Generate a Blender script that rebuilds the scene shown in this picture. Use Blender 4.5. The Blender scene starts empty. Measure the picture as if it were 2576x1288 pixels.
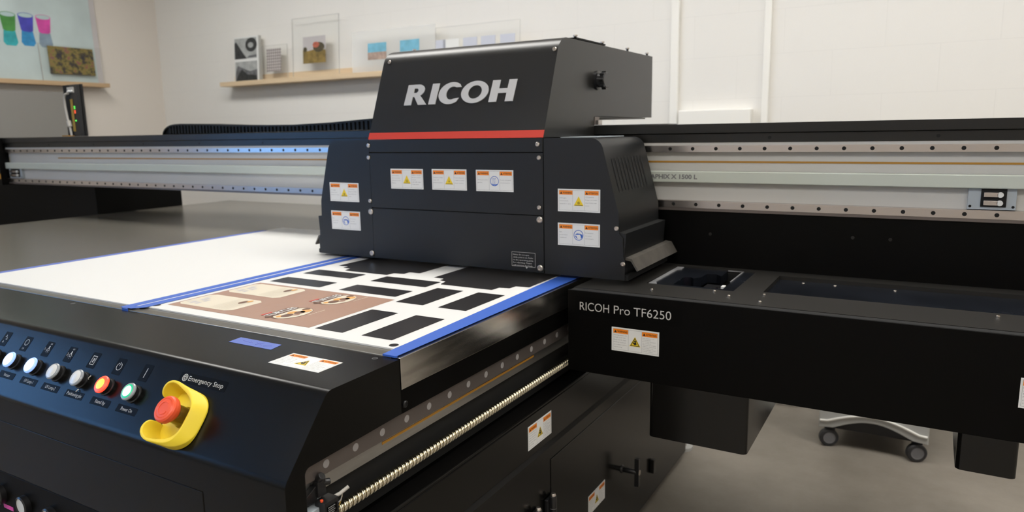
import bpy, math, random
from mathutils import Matrix, Vector
random.seed(7)
sc = bpy.context.scene
COL = sc.collection
PI = math.pi
sin, cos = math.sin, math.cos

# ------------------------------------------------------------------ materials
def mat(name, col, rough=.5, metal=0., bump=0., bscale=200., emit=None, estr=0., trans=0., var=0., vscale=6., spec=None,
        coat=0., aniso=None, ior=None, alpha=None):
    m = bpy.data.materials.new(name); m.use_nodes = True
    nt = m.node_tree; b = nt.nodes['Principled BSDF']
    b.inputs['Base Color'].default_value = (*col, 1)
    b.inputs['Roughness'].default_value = rough
    b.inputs['Metallic'].default_value = metal
    if spec is not None: b.inputs['Specular IOR Level'].default_value = spec
    if ior: b.inputs['IOR'].default_value = ior
    if trans: b.inputs['Transmission Weight'].default_value = trans
    if coat:
        b.inputs['Coat Weight'].default_value = coat; b.inputs['Coat Roughness'].default_value = .15
    if alpha is not None: b.inputs['Alpha'].default_value = alpha
    if emit:
        b.inputs['Emission Color'].default_value = (*emit, 1); b.inputs['Emission Strength'].default_value = estr
    tc = nt.nodes.new('ShaderNodeTexCoord')
    if bump:
        n = nt.nodes.new('ShaderNodeTexNoise'); n.inputs['Scale'].default_value = bscale; n.inputs['Detail'].default_value = 3
        bp = nt.nodes.new('ShaderNodeBump'); bp.inputs['Strength'].default_value = bump; bp.inputs['Distance'].default_value = .15/bscale
        nt.links.new(tc.outputs['Object'], n.inputs['Vector']); nt.links.new(n.outputs['Fac'], bp.inputs['Height'])
        nt.links.new(bp.outputs['Normal'], b.inputs['Normal'])
    if var:
        n = nt.nodes.new('ShaderNodeTexNoise'); n.inputs['Scale'].default_value = vscale; n.inputs['Detail'].default_value = 5
        mp = nt.nodes.new('ShaderNodeMapping')
        if aniso: mp.inputs['Scale'].default_value = aniso
        nt.links.new(tc.outputs['Object'], mp.inputs['Vector']); nt.links.new(mp.outputs['Vector'], n.inputs['Vector'])
        r = nt.nodes.new('ShaderNodeValToRGB')
        r.color_ramp.elements[0].position = .3; r.color_ramp.elements[1].position = .72
        r.color_ramp.elements[0].color = (*[c*(1-var) for c in col], 1)
        r.color_ramp.elements[1].color = (*[min(1, c*(1+var)) for c in col], 1)
        nt.links.new(n.outputs['Fac'], r.inputs['Fac']); nt.links.new(r.outputs['Color'], b.inputs['Base Color'])
        if metal or rough < .5:
            mr = nt.nodes.new('ShaderNodeMapRange'); mr.inputs['To Min'].default_value = rough*.8; mr.inputs['To Max'].default_value = rough*1.25
            nt.links.new(n.outputs['Fac'], mr.inputs['Value']); nt.links.new(mr.outputs['Result'], b.inputs['Roughness'])
    return m

M = {}
M['black'] = mat('powder_black', (.0014, .0013, .0012), .42, bump=.25, bscale=900, spec=.12)
M['carr'] = mat('carriage_black', (.0100, .0105, .0110), .42, bump=.2, bscale=1100, spec=.42)
M['hood'] = mat('hood_black', (.0095, .0091, .0084), .31, bump=.12, bscale=1400, spec=.55)
M['cover'] = mat('leather_black', (.0030, .0029, .0027), .21, bump=.5, bscale=1300, spec=.25)
M['deep'] = mat('deep_black', (.004, .004, .004), .8)
M['topc'] = mat('beam_cover_black', (.010, .010, .0095), .30, bump=.08, bscale=700, spec=.45)
M['gloss'] = mat('door_black', (.003, .0028, .0026), .20, bump=.12, bscale=500, spec=.45)
M['grey_dark'] = mat('station_grey', (.016, .0148, .013), .42, bump=.15, bscale=900, spec=.4)
M['tray'] = mat('tray_blue_grey', (.007, .0085, .012), .25, var=.35, vscale=9, spec=.4)
M['bed'] = mat('bed_anodised', (.125, .116, .098), .24)
M['alu'] = mat('alu', (.62, .61, .59), .32, 1, var=.07, vscale=3, aniso=(1, 4, 60))
M['strip'] = mat('brushed_strip', (.80, .775, .73), .22, 1, var=.22, vscale=5, aniso=(1, 1.5, 14), bump=.05, bscale=300)
M['rail'] = mat('steel_rail', (.56, .52, .50), .22, 1, var=.05, vscale=8)
M['plug'] = mat('rail_plug', (.34, .32, .31), .5)
M['railside'] = mat('steel_rail_dull', (.20, .172, .158), .42, .7)
M['beam'] = mat('beam_paint', (.60, .59, .56), .42, var=.03, vscale=4)
M['band'] = mat('green_band', (.60, .64, .57), .45)
M['orange_tape'] = mat('encoder_tape', (.45, .22, .025), .4)
M['white'] = mat('sheet_white', (.72, .715, .695), .45)
M['ink'] = mat('black_ink', (.016, .014, .014), .33)
M['brown'] = mat('brown_ink', (.36, .215, .155), .45, var=.03, vscale=30)
M['cream'] = mat('cream_ink', (.70, .63, .50), .45)
M['choc'] = mat('chocolate_ink', (.15, .072, .042), .45, var=.3, vscale=60)
M['caramel'] = mat('caramel_ink', (.70, .36, .10), .45)
M['redink'] = mat('red_ink', (.55, .06, .04), .45)
M['linetext'] = mat('fine_print', (.46, .40, .32), .5)
M['greyink'] = mat('grey_ink', (.33, .33, .33), .5)
M['tape'] = mat('blue_tape', (.028, .105, .47), .55, bump=.35, bscale=500)
M['tapefade'] = mat('blue_tape_pale', (.095, .15, .48), .5, bump=.35, bscale=500)
M['label'] = mat('label_white', (.80, .80, .78), .4)
M['orange'] = mat('label_orange', (.92, .25, .01), .4)
M['yellow_l'] = mat('label_yellow', (.86, .62, .02), .4)
M['lblack'] = mat('label_black', (.012, .012, .012), .45)
M['ltext'] = mat('label_text', (.22, .22, .22), .5)
M['blue_l'] = mat('label_blue', (.03, .13, .52), .4)
M['sticker'] = mat('sticker_black', (.002, .002, .002), .4, spec=.09)
M['wtext'] = mat('white_text', (.50, .50, .48), .4)
M['gtext'] = mat('grey_text', (.56, .54, .51), .4)
M['yellow'] = mat('yellow_plastic', (.88, .67, .035), .42)
M['red'] = mat('red_plastic', (.86, .10, .030), .38)
M['redstripe'] = mat('red_stripe', (.60, .042, .022), .4)
M['silver'] = mat('logo_silver', (.62, .61, .60), .40, .5)
M['screw'] = mat('screw_steel', (.62, .56, .50), .3, 1)
M['gold_core'] = mat('screw_groove', (.34, .30, .21), .25, 1)
M['gold'] = mat('screw_gold', (.80, .74, .58), .16, 1)
M['bplastic'] = mat('black_plastic', (.012, .012, .013), .3)
M['clear'] = mat('clear_plastic', (.97, .96, .88), .04, trans=1., ior=1.42)
M['milky'] = mat('milky_lens', (.72, .72, .70), .25, coat=.5)
M['rim'] = mat('lens_rim', (.62, .66, .70), .15, trans=.5)
M['lit_white'] = mat('lit_white', (.8, .85, .9), .3, emit=(.72, .84, 1.), estr=2.2)
M['lit_blue'] = mat('lit_blue_rim', (.3, .45, .8), .3, emit=(.25, .42, .9), estr=.8)
M['lit_orange'] = mat('lit_orange', (.9, .5, .1), .3, emit=(1., .36, .02), estr=2.4)
M['lit_red'] = mat('lit_red', (.8, .1, .05), .3, emit=(1., .045, .02), estr=1.3)
M['lit_mint'] = mat('lit_mint', (.6, .95, .8), .3, emit=(.42, 1., .74), estr=1.8)
M['lit_green'] = mat('lit_green', (.02, .4, .2), .3, emit=(.0, .42, .17), estr=.7)
M['led_green'] = mat('led_green', (.1, .6, .1), .3, emit=(.1, .9, .1), estr=1.5)
M['led_red'] = mat('led_red', (.7, .1, .05), .3, emit=(1., .1, .03), estr=1.5)
M['wood'] = mat('pine', (.74, .57, .37), .5, var=.07, vscale=4, aniso=(1, 12, 30))
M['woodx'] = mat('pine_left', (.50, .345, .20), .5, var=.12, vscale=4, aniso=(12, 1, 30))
M['conduit'] = mat('white_conduit', (.90, .885, .84), .35)
M['trolley'] = mat('trolley_grey', (.50, .505, .49), .45)
M['rubber'] = mat('rubber', (.03, .03, .033), .55)
M['cabgrey'] = mat('cabinet_grey', (.25, .24, .225), .5)
M['flap'] = mat('flap_grey', (.085, .077, .066), .5, var=.2, vscale=30)
M['hub'] = mat('wheel_hub', (.17, .17, .18), .5)
M['cable'] = mat('cable_white', (.50, .48, .44), .5)
M['mustard'] = mat('mustard', (.42, .27, .04), .5)
M['plate'] = mat('plate_blue_grey', (.44, .49, .53), .4)
M['photo_sky'] = mat('print_sky', (.18, .47, .62), .4, var=.15, vscale=25)
M['photo_sand'] = mat('print_sand', (.44, .32, .26), .4, var=.25, vscale=40)
M['photo_haze'] = mat('print_haze', (.53, .50, .50), .4, var=.05)
M['photo_grass'] = mat('print_grass', (.25, .17, .045), .4, var=.4, vscale=25)
M['photo_tree'] = mat('print_tree', (.075, .06, .03), .4, var=.5, vscale=60)
M['photo_redtree'] = mat('print_redtree', (.50, .13, .08), .4, var=.3, vscale=60)
M['bw_dark'] = mat('print_dark', (.03, .03, .03), .3, var=.6, vscale=40)
M['bw_mid'] = mat('print_mid', (.14, .14, .145), .3, var=.5, vscale=25)
M['bw_light'] = mat('print_light', (.40, .41, .40), .3, var=.2, vscale=25)
M['grid'] = mat('print_grid', (.16, .12, .11), .4)
M['gridbg'] = mat('print_gridbg', (.58, .54, .52), .4)
M['pale_blue'] = mat('print_pale', (.58, .60, .68), .4)
M['cup_green'] = mat('cup_green', (.06, .24, .05), .4, var=.2, vscale=20)
M['cup_blue'] = mat('cup_blue', (.06, .06, .42), .4, var=.2, vscale=20)
M['cup_pink'] = mat('cup_pink', (.62, .07, .35), .4, var=.2, vscale=20)
M['cup_teal'] = mat('cup_teal', (.03, .36, .40), .4, var=.25, vscale=20)
M['cup_cyan'] = mat('cup_cyan', (.03, .25, .52), .4, var=.25, vscale=20)
M['cup_grey'] = mat('cup_grey', (.22, .30, .38), .4, var=.2, vscale=20)
M['cup_rim'] = mat('cup_rim', (.42, .55, .56), .4)
M['poster'] = mat('poster_pale', (.50, .59, .59), .35, var=.12, vscale=3)

# autumn print: multicolour noise
def autumn():
    m = mat('print_autumn', (.2, .15, .05), .3); nt = m.node_tree; b = nt.nodes['Principled BSDF']
    tc = nt.nodes.new('ShaderNodeTexCoord'); n = nt.nodes.new('ShaderNodeTexNoise')
    n.inputs['Scale'].default_value = 20; n.inputs['Detail'].default_value = 7; n.inputs['Roughness'].default_value = .7
    r = nt.nodes.new('ShaderNodeValToRGB'); e = r.color_ramp.elements
    e[0].position = .34; e[0].color = (.02, .02, .035, 1); e[1].position = .72; e[1].color = (.34, .38, .36, 1)
    for p, c in ((.43, (.045, .035, .03, 1)), (.48, (.13, .11, .03, 1)), (.53, (.24, .19, .05, 1)), (.57, (.20, .13, .05, 1)), (.61, (.27, .08, .06, 1)), (.65, (.06, .07, .14, 1))):
        x = e.new(p); x.color = c
    nt.links.new(tc.outputs['Object'], n.inputs['Vector']); nt.links.new(n.outputs['Fac'], r.inputs['Fac']); nt.links.new(r.outputs['Color'], b.inputs['Base Color'])
    return m
M['autumn'] = autumn()

# clear acrylic sheet: mostly see-through with a soft gloss
def acrylic(name, tint=(.93, .95, .94), milk=.06):
    m = bpy.data.materials.new(name); m.use_nodes = True; nt = m.node_tree
    b = nt.nodes['Principled BSDF']; out = nt.nodes['Material Output']
    b.inputs['Base Color'].default_value = (.8, .81, .79, 1); b.inputs['Roughness'].default_value = .15
    t = nt.nodes.new('ShaderNodeBsdfTransparent'); t.inputs['Color'].default_value = (*tint, 1)
    mx = nt.nodes.new('ShaderNodeMixShader'); mx.inputs['Fac'].default_value = milk
    nt.links.new(t.outputs[0], mx.inputs[1]); nt.links.new(b.outputs[0], mx.inputs[2]); nt.links.new(mx.outputs[0], out.inputs['Surface'])
    return m
M['acrylic'] = acrylic('acrylic_clear', (.97, .975, .97), .05)
M['acrylic_edge'] = mat('acrylic_edge', (.46, .46, .44), .3)
M['frosted'] = acrylic('acrylic_frosted', (.95, .95, .95), .6)

# ------------------------------------------------------------------ mesh builder
class MB:
    def __init__(s): s.v = []; s.f = []; s.m = []; s.sm = []; s.mats = []
    def mi(s, k):
        if k not in s.mats: s.mats.append(k)
        return s.mats.index(k)
    def add(s, vs, fs, k, smooth=False):
        o = len(s.v); i = s.mi(k); s.v += [tuple(p) for p in vs]
        for f in fs: s.f.append([o+j for j in f]); s.m.append(i); s.sm.append(smooth)
        return s
    def box(s, x0, x1, y0, y1, z0, z1, k='black'):
        vs = [(x, y, z) for z in (z0, z1) for y in (y0, y1) for x in (x0, x1)]
        return s.add(vs, [(0, 2, 3, 1), (4, 5, 7, 6), (0, 1, 5, 4), (2, 6, 7, 3), (0, 4, 6, 2), (1, 3, 7, 5)], k)
    def prism(s, poly, axis, a, b, k='black', smooth=False):
        # poly of 2D points: axis x -> (y,z); y -> (x,z); z -> (x,y)
        def P(p, t): return {'x': (t, p[0], p[1]), 'y': (p[0], t, p[1]), 'z': (p[0], p[1], t)}[axis]
        n = len(poly)
        s.add([P(p, a) for p in poly]+[P(p, b) for p in poly],
              [tuple(range(n)), tuple(range(2*n-1, n-1, -1))], k)
        s.add([P(p, a) for p in poly]+[P(p, b) for p in poly],
              [(i, i+n, (i+1) % n+n, (i+1) % n) for i in range(n)], k, smooth)
        return s
    def cyl(s, p0, p1, r, k='black', seg=24, r1=None, cap=True):
        p0, p1 = Vector(p0), Vector(p1); r1 = r if r1 is None else r1
        d = (p1-p0).normalized(); u = d.orthogonal().normalized(); w = d.cross(u)
        A = [p0+(u*cos(2*PI*i/seg)+w*sin(2*PI*i/seg))*r for i in range(seg)]
        B = [p1+(u*cos(2*PI*i/seg)+w*sin(2*PI*i/seg))*r1 for i in range(seg)]
        s.add(A+B, [(i, (i+1) % seg, (i+1) % seg+seg, i+seg) for i in range(seg)], k, True)
        if cap: s.add(A, [tuple(range(seg-1, -1, -1))], k); s.add(B, [tuple(range(seg))], k)
        return s
    def lathe(s, prof, o, d, k='black', seg=32, ks=None):
        # prof: (radius, height) list; ks: material per band
        o = Vector(o); d = Vector(d).normalized(); u = d.orthogonal().normalized(); w = d.cross(u)
        rings = [[o+d*h+(u*cos(2*PI*i/seg)+w*sin(2*PI*i/seg))*r for i in range(seg)] for r, h in prof]
        for j in range(len(prof)-1):
            s.add(rings[j]+rings[j+1], [(i, (i+1) % seg, (i+1) % seg+seg, i+seg) for i in range(seg)], ks[j] if ks else k, True)
        return s
    def tube(s, pts, r, k='black', seg=10):
        pts = [Vector(p) for p in pts]; rings = []; prev = None
        for i, p in enumerate(pts):
            d = (pts[min(i+1, len(pts)-1)]-pts[max(i-1, 0)]).normalized()
            u = d.orthogonal().normalized() if prev is None else (prev-d*prev.dot(d)).normalized()
            prev = u; w = d.cross(u)
            rings.append([p+(u*cos(2*PI*j/seg)+w*sin(2*PI*j/seg))*r for j in range(seg)])
        vs = [q for R_ in rings for q in R_]; n = len(rings)
        s.add(vs, [(a*seg+j, a*seg+(j+1) % seg, (a+1)*seg+(j+1) % seg, (a+1)*seg+j) for a in range(n-1) for j in range(seg)], k, True)
        s.add(rings[0], [tuple(range(seg-1, -1, -1))], k); s.add(rings[-1], [tuple(range(seg))], k)
        return s
    def poly3(s, pts, k): return s.add(pts, [tuple(range(len(pts)))], k)
    def mesh(s, name):
        me = bpy.data.meshes.new(name); me.from_pydata(s.v, [], s.f)
        for k in s.mats: me.materials.append(M[k])
        me.polygons.foreach_set('material_index', s.m); me.polygons.foreach_set('use_smooth', s.sm)
        me.update(); return me

WM = {}
def link(name, me, parent=None, W=None, bevel=0, seg=2, recalc=True, kind=None):
    if recalc and me:
        import bmesh
        bm = bmesh.new(); bm.from_mesh(me); bmesh.ops.remove_doubles(bm, verts=bm.verts, dist=1e-6) if bevel else None
        bmesh.ops.recalc_face_normals(bm, faces=bm.faces); bm.to_mesh(me); bm.free()
    o = bpy.data.objects.new(name, me); COL.objects.link(o)
    W = W or Matrix.Identity(4); o.matrix_basis = W; WM[o] = W
    if parent:
        o.parent = parent; o.matrix_parent_inverse = WM[parent].inverted()
    if bevel:
        b = o.modifiers.new('bevel', 'BEVEL'); b.width = bevel; b.segments = seg; b.limit_method = 'ANGLE'; b.angle_limit = math.radians(35)
        b.harden_normals = False
    if kind: o['kind'] = kind
    return o
def part(name, mb, parent, bevel=0, seg=2, label=None, W=None):
    o = link(name, mb.mesh(name), parent, W, bevel, seg)
    if label: o['label'] = label
    return o
def thing(name, loc, label, cat, group=None):
    o = bpy.data.objects.new(name, None); COL.objects.link(o); o.empty_display_size = .05
    W = Matrix.Translation(loc); o.matrix_basis = W; WM[o] = W
    o['label'] = label; o['category'] = cat
    if group: o['group'] = group
    return o
def single(name, mb, label, cat, group=None, bevel=0, seg=2):
    o = link(name, mb.mesh(name), None, None, bevel, seg); o['label'] = label; o['category'] = cat
    if group: o['group'] = group
    return o
def frame(o, ux, uy):
    ux = Vector(ux).normalized(); uy = Vector(uy).normalized(); n = ux.cross(uy)
    W = Matrix((ux, uy, n)).transposed().to_4x4(); W.translation = Vector(o); return W

# ------------------------------------------------------------------ 2D art
def curve_mesh(cu):
    ob = bpy.data.objects.new('tmp', cu); COL.objects.link(ob)
    dg = bpy.context.evaluated_depsgraph_get(); me = bpy.data.meshes.new_from_object(ob.evaluated_get(dg))
    vs = [tuple(v.co) for v in me.vertices]; fs = [tuple(p.vertices) for p in me.polygons]
    bpy.data.objects.remove(ob); bpy.data.curves.remove(cu); bpy.data.meshes.remove(me)
    return vs, fs
TXT = {}
def text(s, res=3, weight=0.):
    key = (s, res, weight)
    if key not in TXT:
        cu = bpy.data.curves.new('t', 'FONT'); cu.body = s; cu.size = 1; cu.resolution_u = res; cu.offset = weight
        TXT[key] = curve_mesh(cu)
    return TXT[key]
def put_text(mb, s, x, y, h, k, W=None, width=None, z=.0004, res=3, weight=0., capref=True, xs=1.):
    """text with cap height h, lower-left at x,y (2D, local); optional fitted width"""
    vs, fs = text(s, res, weight)
    if not vs: return
    H = .72
    x0 = min(v[0] for v in vs); x1 = max(v[0] for v in vs)
    sy = h/H; sx = (width/(x1-x0)) if width else sy*xs
    mb.add([(x+(v[0]-x0)*sx, y+v[1]*sy, z) for v in vs], fs, k)
def shape(polys, extr=0., bev=0.):
    cu = bpy.data.curves.new('s', 'CURVE'); cu.dimensions = '2D'; cu.fill_mode = 'BOTH'; cu.extrude = extr; cu.bevel_depth = bev
    for P in polys:
        sp = cu.splines.new('POLY'); sp.points.add(len(P)-1)
        for i, p in enumerate(P): sp.points[i].co = (p[0], p[1], 0, 1)
        sp.use_cyclic_u = True
    return curve_mesh(cu)
def put_shape(mb, polys, k, z=.0004, extr=0., bev=0., T=lambda p: p):
    vs, fs = shape([[T(p) for p in P] for P in polys], extr, bev)
    mb.add([(v[0], v[1], v[2]+z) for v in vs], fs, k)
def rect(x0, y0, x1, y1): return [(x0, y0), (x1, y0), (x1, y1), (x0, y1)]
def rrect(x0, y0, x1, y1, r, n=4):
    out = []
    for cx, cy, a in ((x1-r, y1-r, 0), (x0+r, y1-r, 90), (x0+r, y0+r, 180), (x1-r, y0+r, 270)):
        for i in range(n+1):
            t = math.radians(a+90*i/n); out.append((cx+r*cos(t), cy+r*sin(t)))
    return out
def circ(x, y, r, n=28, a=0, b=360, ry=None):
    ry = ry or r
    return [(x+r*cos(math.radians(a+(b-a)*i/n)), y+ry*sin(math.radians(a+(b-a)*i/n))) for i in range(n if b-a == 360 else n+1)]
def arc(x, y, r, w, a, b, n=24): return circ(x, y, r+w/2, n, a, b)+circ(x, y, r-w/2, n, a, b)[::-1]
def tri(x, y, s): return [(x-s/2, y), (x+s/2, y), (x, y+s*.87)]

LH, LW_ = .0545, .1105
LAB = {}
def label_mesh(kind):
    if kind in LAB: return LAB[kind]
    mb = MB(); w, h = LW_/2, LH/2
    mb.box(-w, w, -h, h, -.0002, .0003, 'label')
    m_ = .0032; t = .0004
    for R_ in (rect(-w+m_, -h+m_, w-m_, -h+m_+t), rect(-w+m_, h-m_-t, w-m_, h-m_), rect(-w+m_, -h+m_, -w+m_+t, h-m_), rect(w-m_-t, -h+m_, w-m_, h-m_)):
        put_shape(mb, [R_], 'ltext', .0004)
    d = .0155
    for x in (-d, d): put_shape(mb, [rect(x-t/2, -h+m_, x+t/2, h-m_)], 'ltext', .0004)
    for x0, x1, s in ((-w+m_+.0008, -d-.0006, 'WARNING'), (d+.0006, w-m_-.0008, 'ATTENTION')):
        put_shape(mb, [rect(x0, h-m_-.0105, x1, h-m_-.0005)], 'orange', .0005)
        put_shape(mb, [tri(x0+.0052, h-m_-.0088, .0065)], 'lblack', .0006)
        put_text(mb, s, x0+.0095, h-m_-.0078, .0042, 'lblack', width=(x1-x0)-.0115, z=.0006, res=2, weight=.02)
    L, R_ = {
        'crush': (['Moving parts can', 'crush and cut.', 'Keep hands clear.', 'Follow lockout', 'procedure before', 'servicing.'],
                  ['Les pièces en', 'mouvement', 'peuvent écraser', 'et couper.', 'Gardez les mains', 'claires. Suivez la', 'procédure de', 'verrouillage avant', "l'entretien."]),
        'uv': (['UV Light.', 'Severe burn', 'hazard to eyes.'], ['UV Lumière.', 'Danger de brûlure', 'importante aux', 'yeux.']),
        'eye': (['Eye', 'protection', 'required.'], ['Protection', 'des yeux', 'nécessaire.']),
        'hot': (['Hot surface.', 'Do not touch.', 'Allow to cool', 'first.'], ['Surface chaude.', 'Ne pas toucher.', 'Laisser', 'refroidir avant', "l'entretien."]),
        'shock': (['Hazardous voltage.', 'Turn off', 'before service.'], ['Tension dangereuse.', 'Couper le courant', 'avant service.']),
        'glove': (['Wear protective', 'gloves.'], ['Porter des gants', 'de protection.'])}[kind]
    for col, x0 in ((L, -w+m_+.002), (R_, d+.002)):
        n = len(col); area = .031; pitch = min(.0068, area/n) if kind != 'crush' else (.0055 if n < 8 else .0037)
        ch = .0024 if n < 8 else .0021
        top = h-m_-.0105-.0035 if kind == 'crush' else .5*n*pitch-.0045
        for i, s in enumerate(col):
            put_text(mb, s, x0, top-i*pitch-ch*.6, ch, 'ltext', width=min(.0305, .00205*len(s)), z=.0004, res=1)
    if kind in ('crush', 'uv', 'hot', 'shock'):
        s = .026; y0 = -.0125
        put_shape(mb, [tri(0, y0, s)], 'yellow_l', .0004)
        put_shape(mb, [tri(0, y0+.0010, s-.0035), tri(0, y0+.0024, s-.0085)], 'lblack', .0005) if kind == 'crush' else \
            put_shape(mb, [rect(-s/2+.0025, y0+.0008, s/2-.0025, y0+.0020)], 'lblack', .0005)
        c = (0, y0+.0078)
        if kind == 'crush':
            put_shape(mb, [[(-.005, .0), (-.0032, .0025), (-.001, .001), (-.0006, .003), (.003, .003), (.0032, -.0004), (.005, -.0015), (.002, -.003), (.0005, -.0042), (-.002, -.0032)]], 'lblack', .0006, T=lambda p: (p[0]+c[0], p[1]+c[1]))
            put_shape(mb, [rect(-.0022, .0033, .0026, .0062)], 'lblack', .0006, T=lambda p: (p[0]+c[0], p[1]+c[1]))
        elif kind == 'uv':
            put_shape(mb, [circ(c[0], c[1]-.001, .0026), circ(c[0], c[1]-.001, .0014)], 'lblack', .0006)
            for i in range(8):
                a = i*PI/4; put_shape(mb, [[(c[0]+.0034*cos(a-.1), c[1]-.001+.0034*sin(a-.1)), (c[0]+.0048*cos(a), c[1]-.001+.0048*sin(a)), (c[0]+.0034*cos(a+.1), c[1]-.001+.0034*sin(a+.1))]], 'lblack', .0006)
        elif kind == 'hot':
            for i in (-1, 0, 1): put_shape(mb, [[(i*.003-.0005, -.004), (i*.003+.0005, -.004), (i*.003+.001, .0), (i*.003+.0003, .003), (i*.003-.0005, .003), (i*.003, .0)]], 'lblack', .0006, T=lambda p: (p[0]+c[0], p[1]+c[1]))
        else:
            put_shape(mb, [[(.001, .006), (-.002, -.0005), (.0002, -.0002), (-.0008, -.005), (.0025, .0012), (.0003, .001)]], 'lblack', .0006, T=lambda p: (p[0]+c[0], p[1]+c[1]))
    else:
        y = -.001; r = .0128
        put_shape(mb, [circ(0, y, r), circ(0, y, r-.0016)], 'blue_l', .0004)
        if kind == 'eye':
            put_shape(mb, [[(-.0085, .002), (-.004, .0045), (.004, .004), (.008, .003), (.008, .0016), (-.008, .0006)]], 'blue_l', .0005, T=lambda p: (p[0], p[1]+y))
            put_shape(mb, [[(.004, .001), (.0105, .002), (.0105, -.004), (.006, -.0085), (.0062, -.003)]], 'blue_l', .0005, T=lambda p: (p[0], p[1]+y))
            put_shape(mb, [[(-.0095, -.001), (-.006, -.001), (-.004, -.006), (-.001, -.009), (-.006, -.007)]], 'blue_l', .0005, T=lambda p: (p[0], p[1]+y))
        else:
            put_shape(mb, [[(-.009, -.008), (-.004, -.0105), (.005, -.0105), (.009, -.007), (.004, -.008), (-.004, -.008)]], 'blue_l', .0005, T=lambda p: (p[0], p[1]+y))
            for x in (-.0045, .0015):
                put_shape(mb, [[(x-.002, -.007), (x-.0026, .006), (x+.003, .007), (x+.003, -.005)], [(x-.0014, -.0062), (x-.0018, .0052), (x+.0023, .006), (x+.0023, -.0048)]], 'blue_l', .0005, T=lambda p: (p[0], p[1]+y))
    LAB[kind] = mb.mesh('warning_label'); return LAB[kind]
def put_label(kind, parent, o, ux, uy, label):
    ob = link('warning_label', label_mesh(kind), parent, frame(o, ux, uy), recalc=False); ob['label'] = label; return ob

def screw_heads(parent, pts, r=.0055, d=(0, -1, 0), k='screw', name='screw'):
    me = MB().lathe([(r, 0), (r, .0022), (r*.75, .0035), (r*.45, .0036), (r*.42, .0022), (0, .0022)], (0, 0, 0), (0, 0, 1), k, 20).mesh(name)
    dv = Vector(d); u = dv.orthogonal()
    for p in pts: link(name, me, parent, frame(p, u, dv.cross(u)), recalc=False)

# ================================================================== ROOM
XL, XR, YB, YF, ZC = -4.97, 2.6, 3.46, -2.6, 2.75
def wall_mat(name, col, blocks):
    m = mat(name, col, .45, bump=0); nt = m.node_tree; b = nt.nodes['Principled BSDF']
    tc = nt.nodes.new('ShaderNodeTexCoord')
    n = nt.nodes.new('ShaderNodeTexNoise'); n.inputs['Scale'].default_value = 30; n.inputs['Detail'].default_value = 4
    nt.links.new(tc.outputs['Object'], n.inputs['Vector'])
    bp = nt.nodes.new('ShaderNodeBump'); bp.inputs['Strength'].default_value = .25; bp.inputs['Distance'].default_value = .003
    nt.links.new(n.outputs['Fac'], bp.inputs['Height'])
    if blocks:
        mp = nt.nodes.new('ShaderNodeMapping'); mp.inputs['Rotation'].default_value = (PI/2, 0, 0)
        mp.inputs['Location'].default_value = (.16, 0, -.002)
        sx = nt.nodes.new('ShaderNodeSeparateXYZ'); cx = nt.nodes.new('ShaderNodeCombineXYZ')
        nt.links.new(tc.outputs['Object'], sx.inputs[0]); nt.links.new(sx.outputs['X'], cx.inputs['X']); nt.links.new(sx.outputs['Z'], cx.inputs['Y'])
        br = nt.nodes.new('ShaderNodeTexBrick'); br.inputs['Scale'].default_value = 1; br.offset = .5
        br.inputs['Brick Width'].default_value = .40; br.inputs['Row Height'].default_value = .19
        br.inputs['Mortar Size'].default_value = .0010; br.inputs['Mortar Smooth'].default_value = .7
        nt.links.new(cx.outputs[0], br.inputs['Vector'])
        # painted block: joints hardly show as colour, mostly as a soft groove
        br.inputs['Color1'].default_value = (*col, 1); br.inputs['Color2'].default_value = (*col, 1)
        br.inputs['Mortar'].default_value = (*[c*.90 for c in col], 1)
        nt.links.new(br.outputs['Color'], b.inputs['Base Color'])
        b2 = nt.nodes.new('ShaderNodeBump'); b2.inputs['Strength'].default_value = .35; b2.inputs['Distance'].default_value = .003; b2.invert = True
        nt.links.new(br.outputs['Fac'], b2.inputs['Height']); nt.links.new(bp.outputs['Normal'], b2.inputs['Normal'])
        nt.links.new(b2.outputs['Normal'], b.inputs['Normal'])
    else: nt.links.new(bp.outputs['Normal'], b.inputs['Normal'])
    return m
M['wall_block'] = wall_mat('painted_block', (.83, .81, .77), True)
M['wall_plain'] = wall_mat('painted_plain', (.72, .67, .61), False)
M['ceil'] = mat('ceiling_tile', (.74, .73, .70), .8, bump=.3, bscale=120)
def concrete():
    m = mat('concrete', (.30, .265, .225), .55); nt = m.node_tree; b = nt.nodes['Principled BSDF']
    tc = nt.nodes.new('ShaderNodeTexCoord'); n = nt.nodes.new('ShaderNodeTexNoise'); n.inputs['Scale'].default_value = 2.2; n.inputs['Detail'].default_value = 8
    n.inputs['Roughness'].default_value = .65
    r = nt.nodes.new('ShaderNodeValToRGB'); e = r.color_ramp.elements
    e[0].position = .3; e[0].color = (.20, .175, .145, 1); e[1].position = .75; e[1].color = (.34, .305, .26, 1)
    nt.links.new(tc.outputs['Object'], n.inputs['Vector']); nt.links.new(n.outputs['Fac'], r.inputs['Fac']); nt.links.new(r.outputs['Color'], b.inputs['Base Color'])
    bp = nt.nodes.new('ShaderNodeBump'); bp.inputs['Strength'].default_value = .15; bp.inputs['Distance'].default_value = .002
    n2 = nt.nodes.new('ShaderNodeTexNoise'); n2.inputs['Scale'].default_value = 90; nt.links.new(tc.outputs['Object'], n2.inputs['Vector'])
    nt.links.new(n2.outputs['Fac'], bp.inputs['Height']); nt.links.new(bp.outputs['Normal'], b.inputs['Normal'])
    return m
M['concrete'] = concrete()
def struct(name, mb, bevel=0): return link(name, mb.mesh(name), None, None, bevel, kind='structure')
T = .1
struct('floor', MB().box(XL-T, XR+T, YF-T, YB+T, -.1, 0, 'concrete'))
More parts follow.
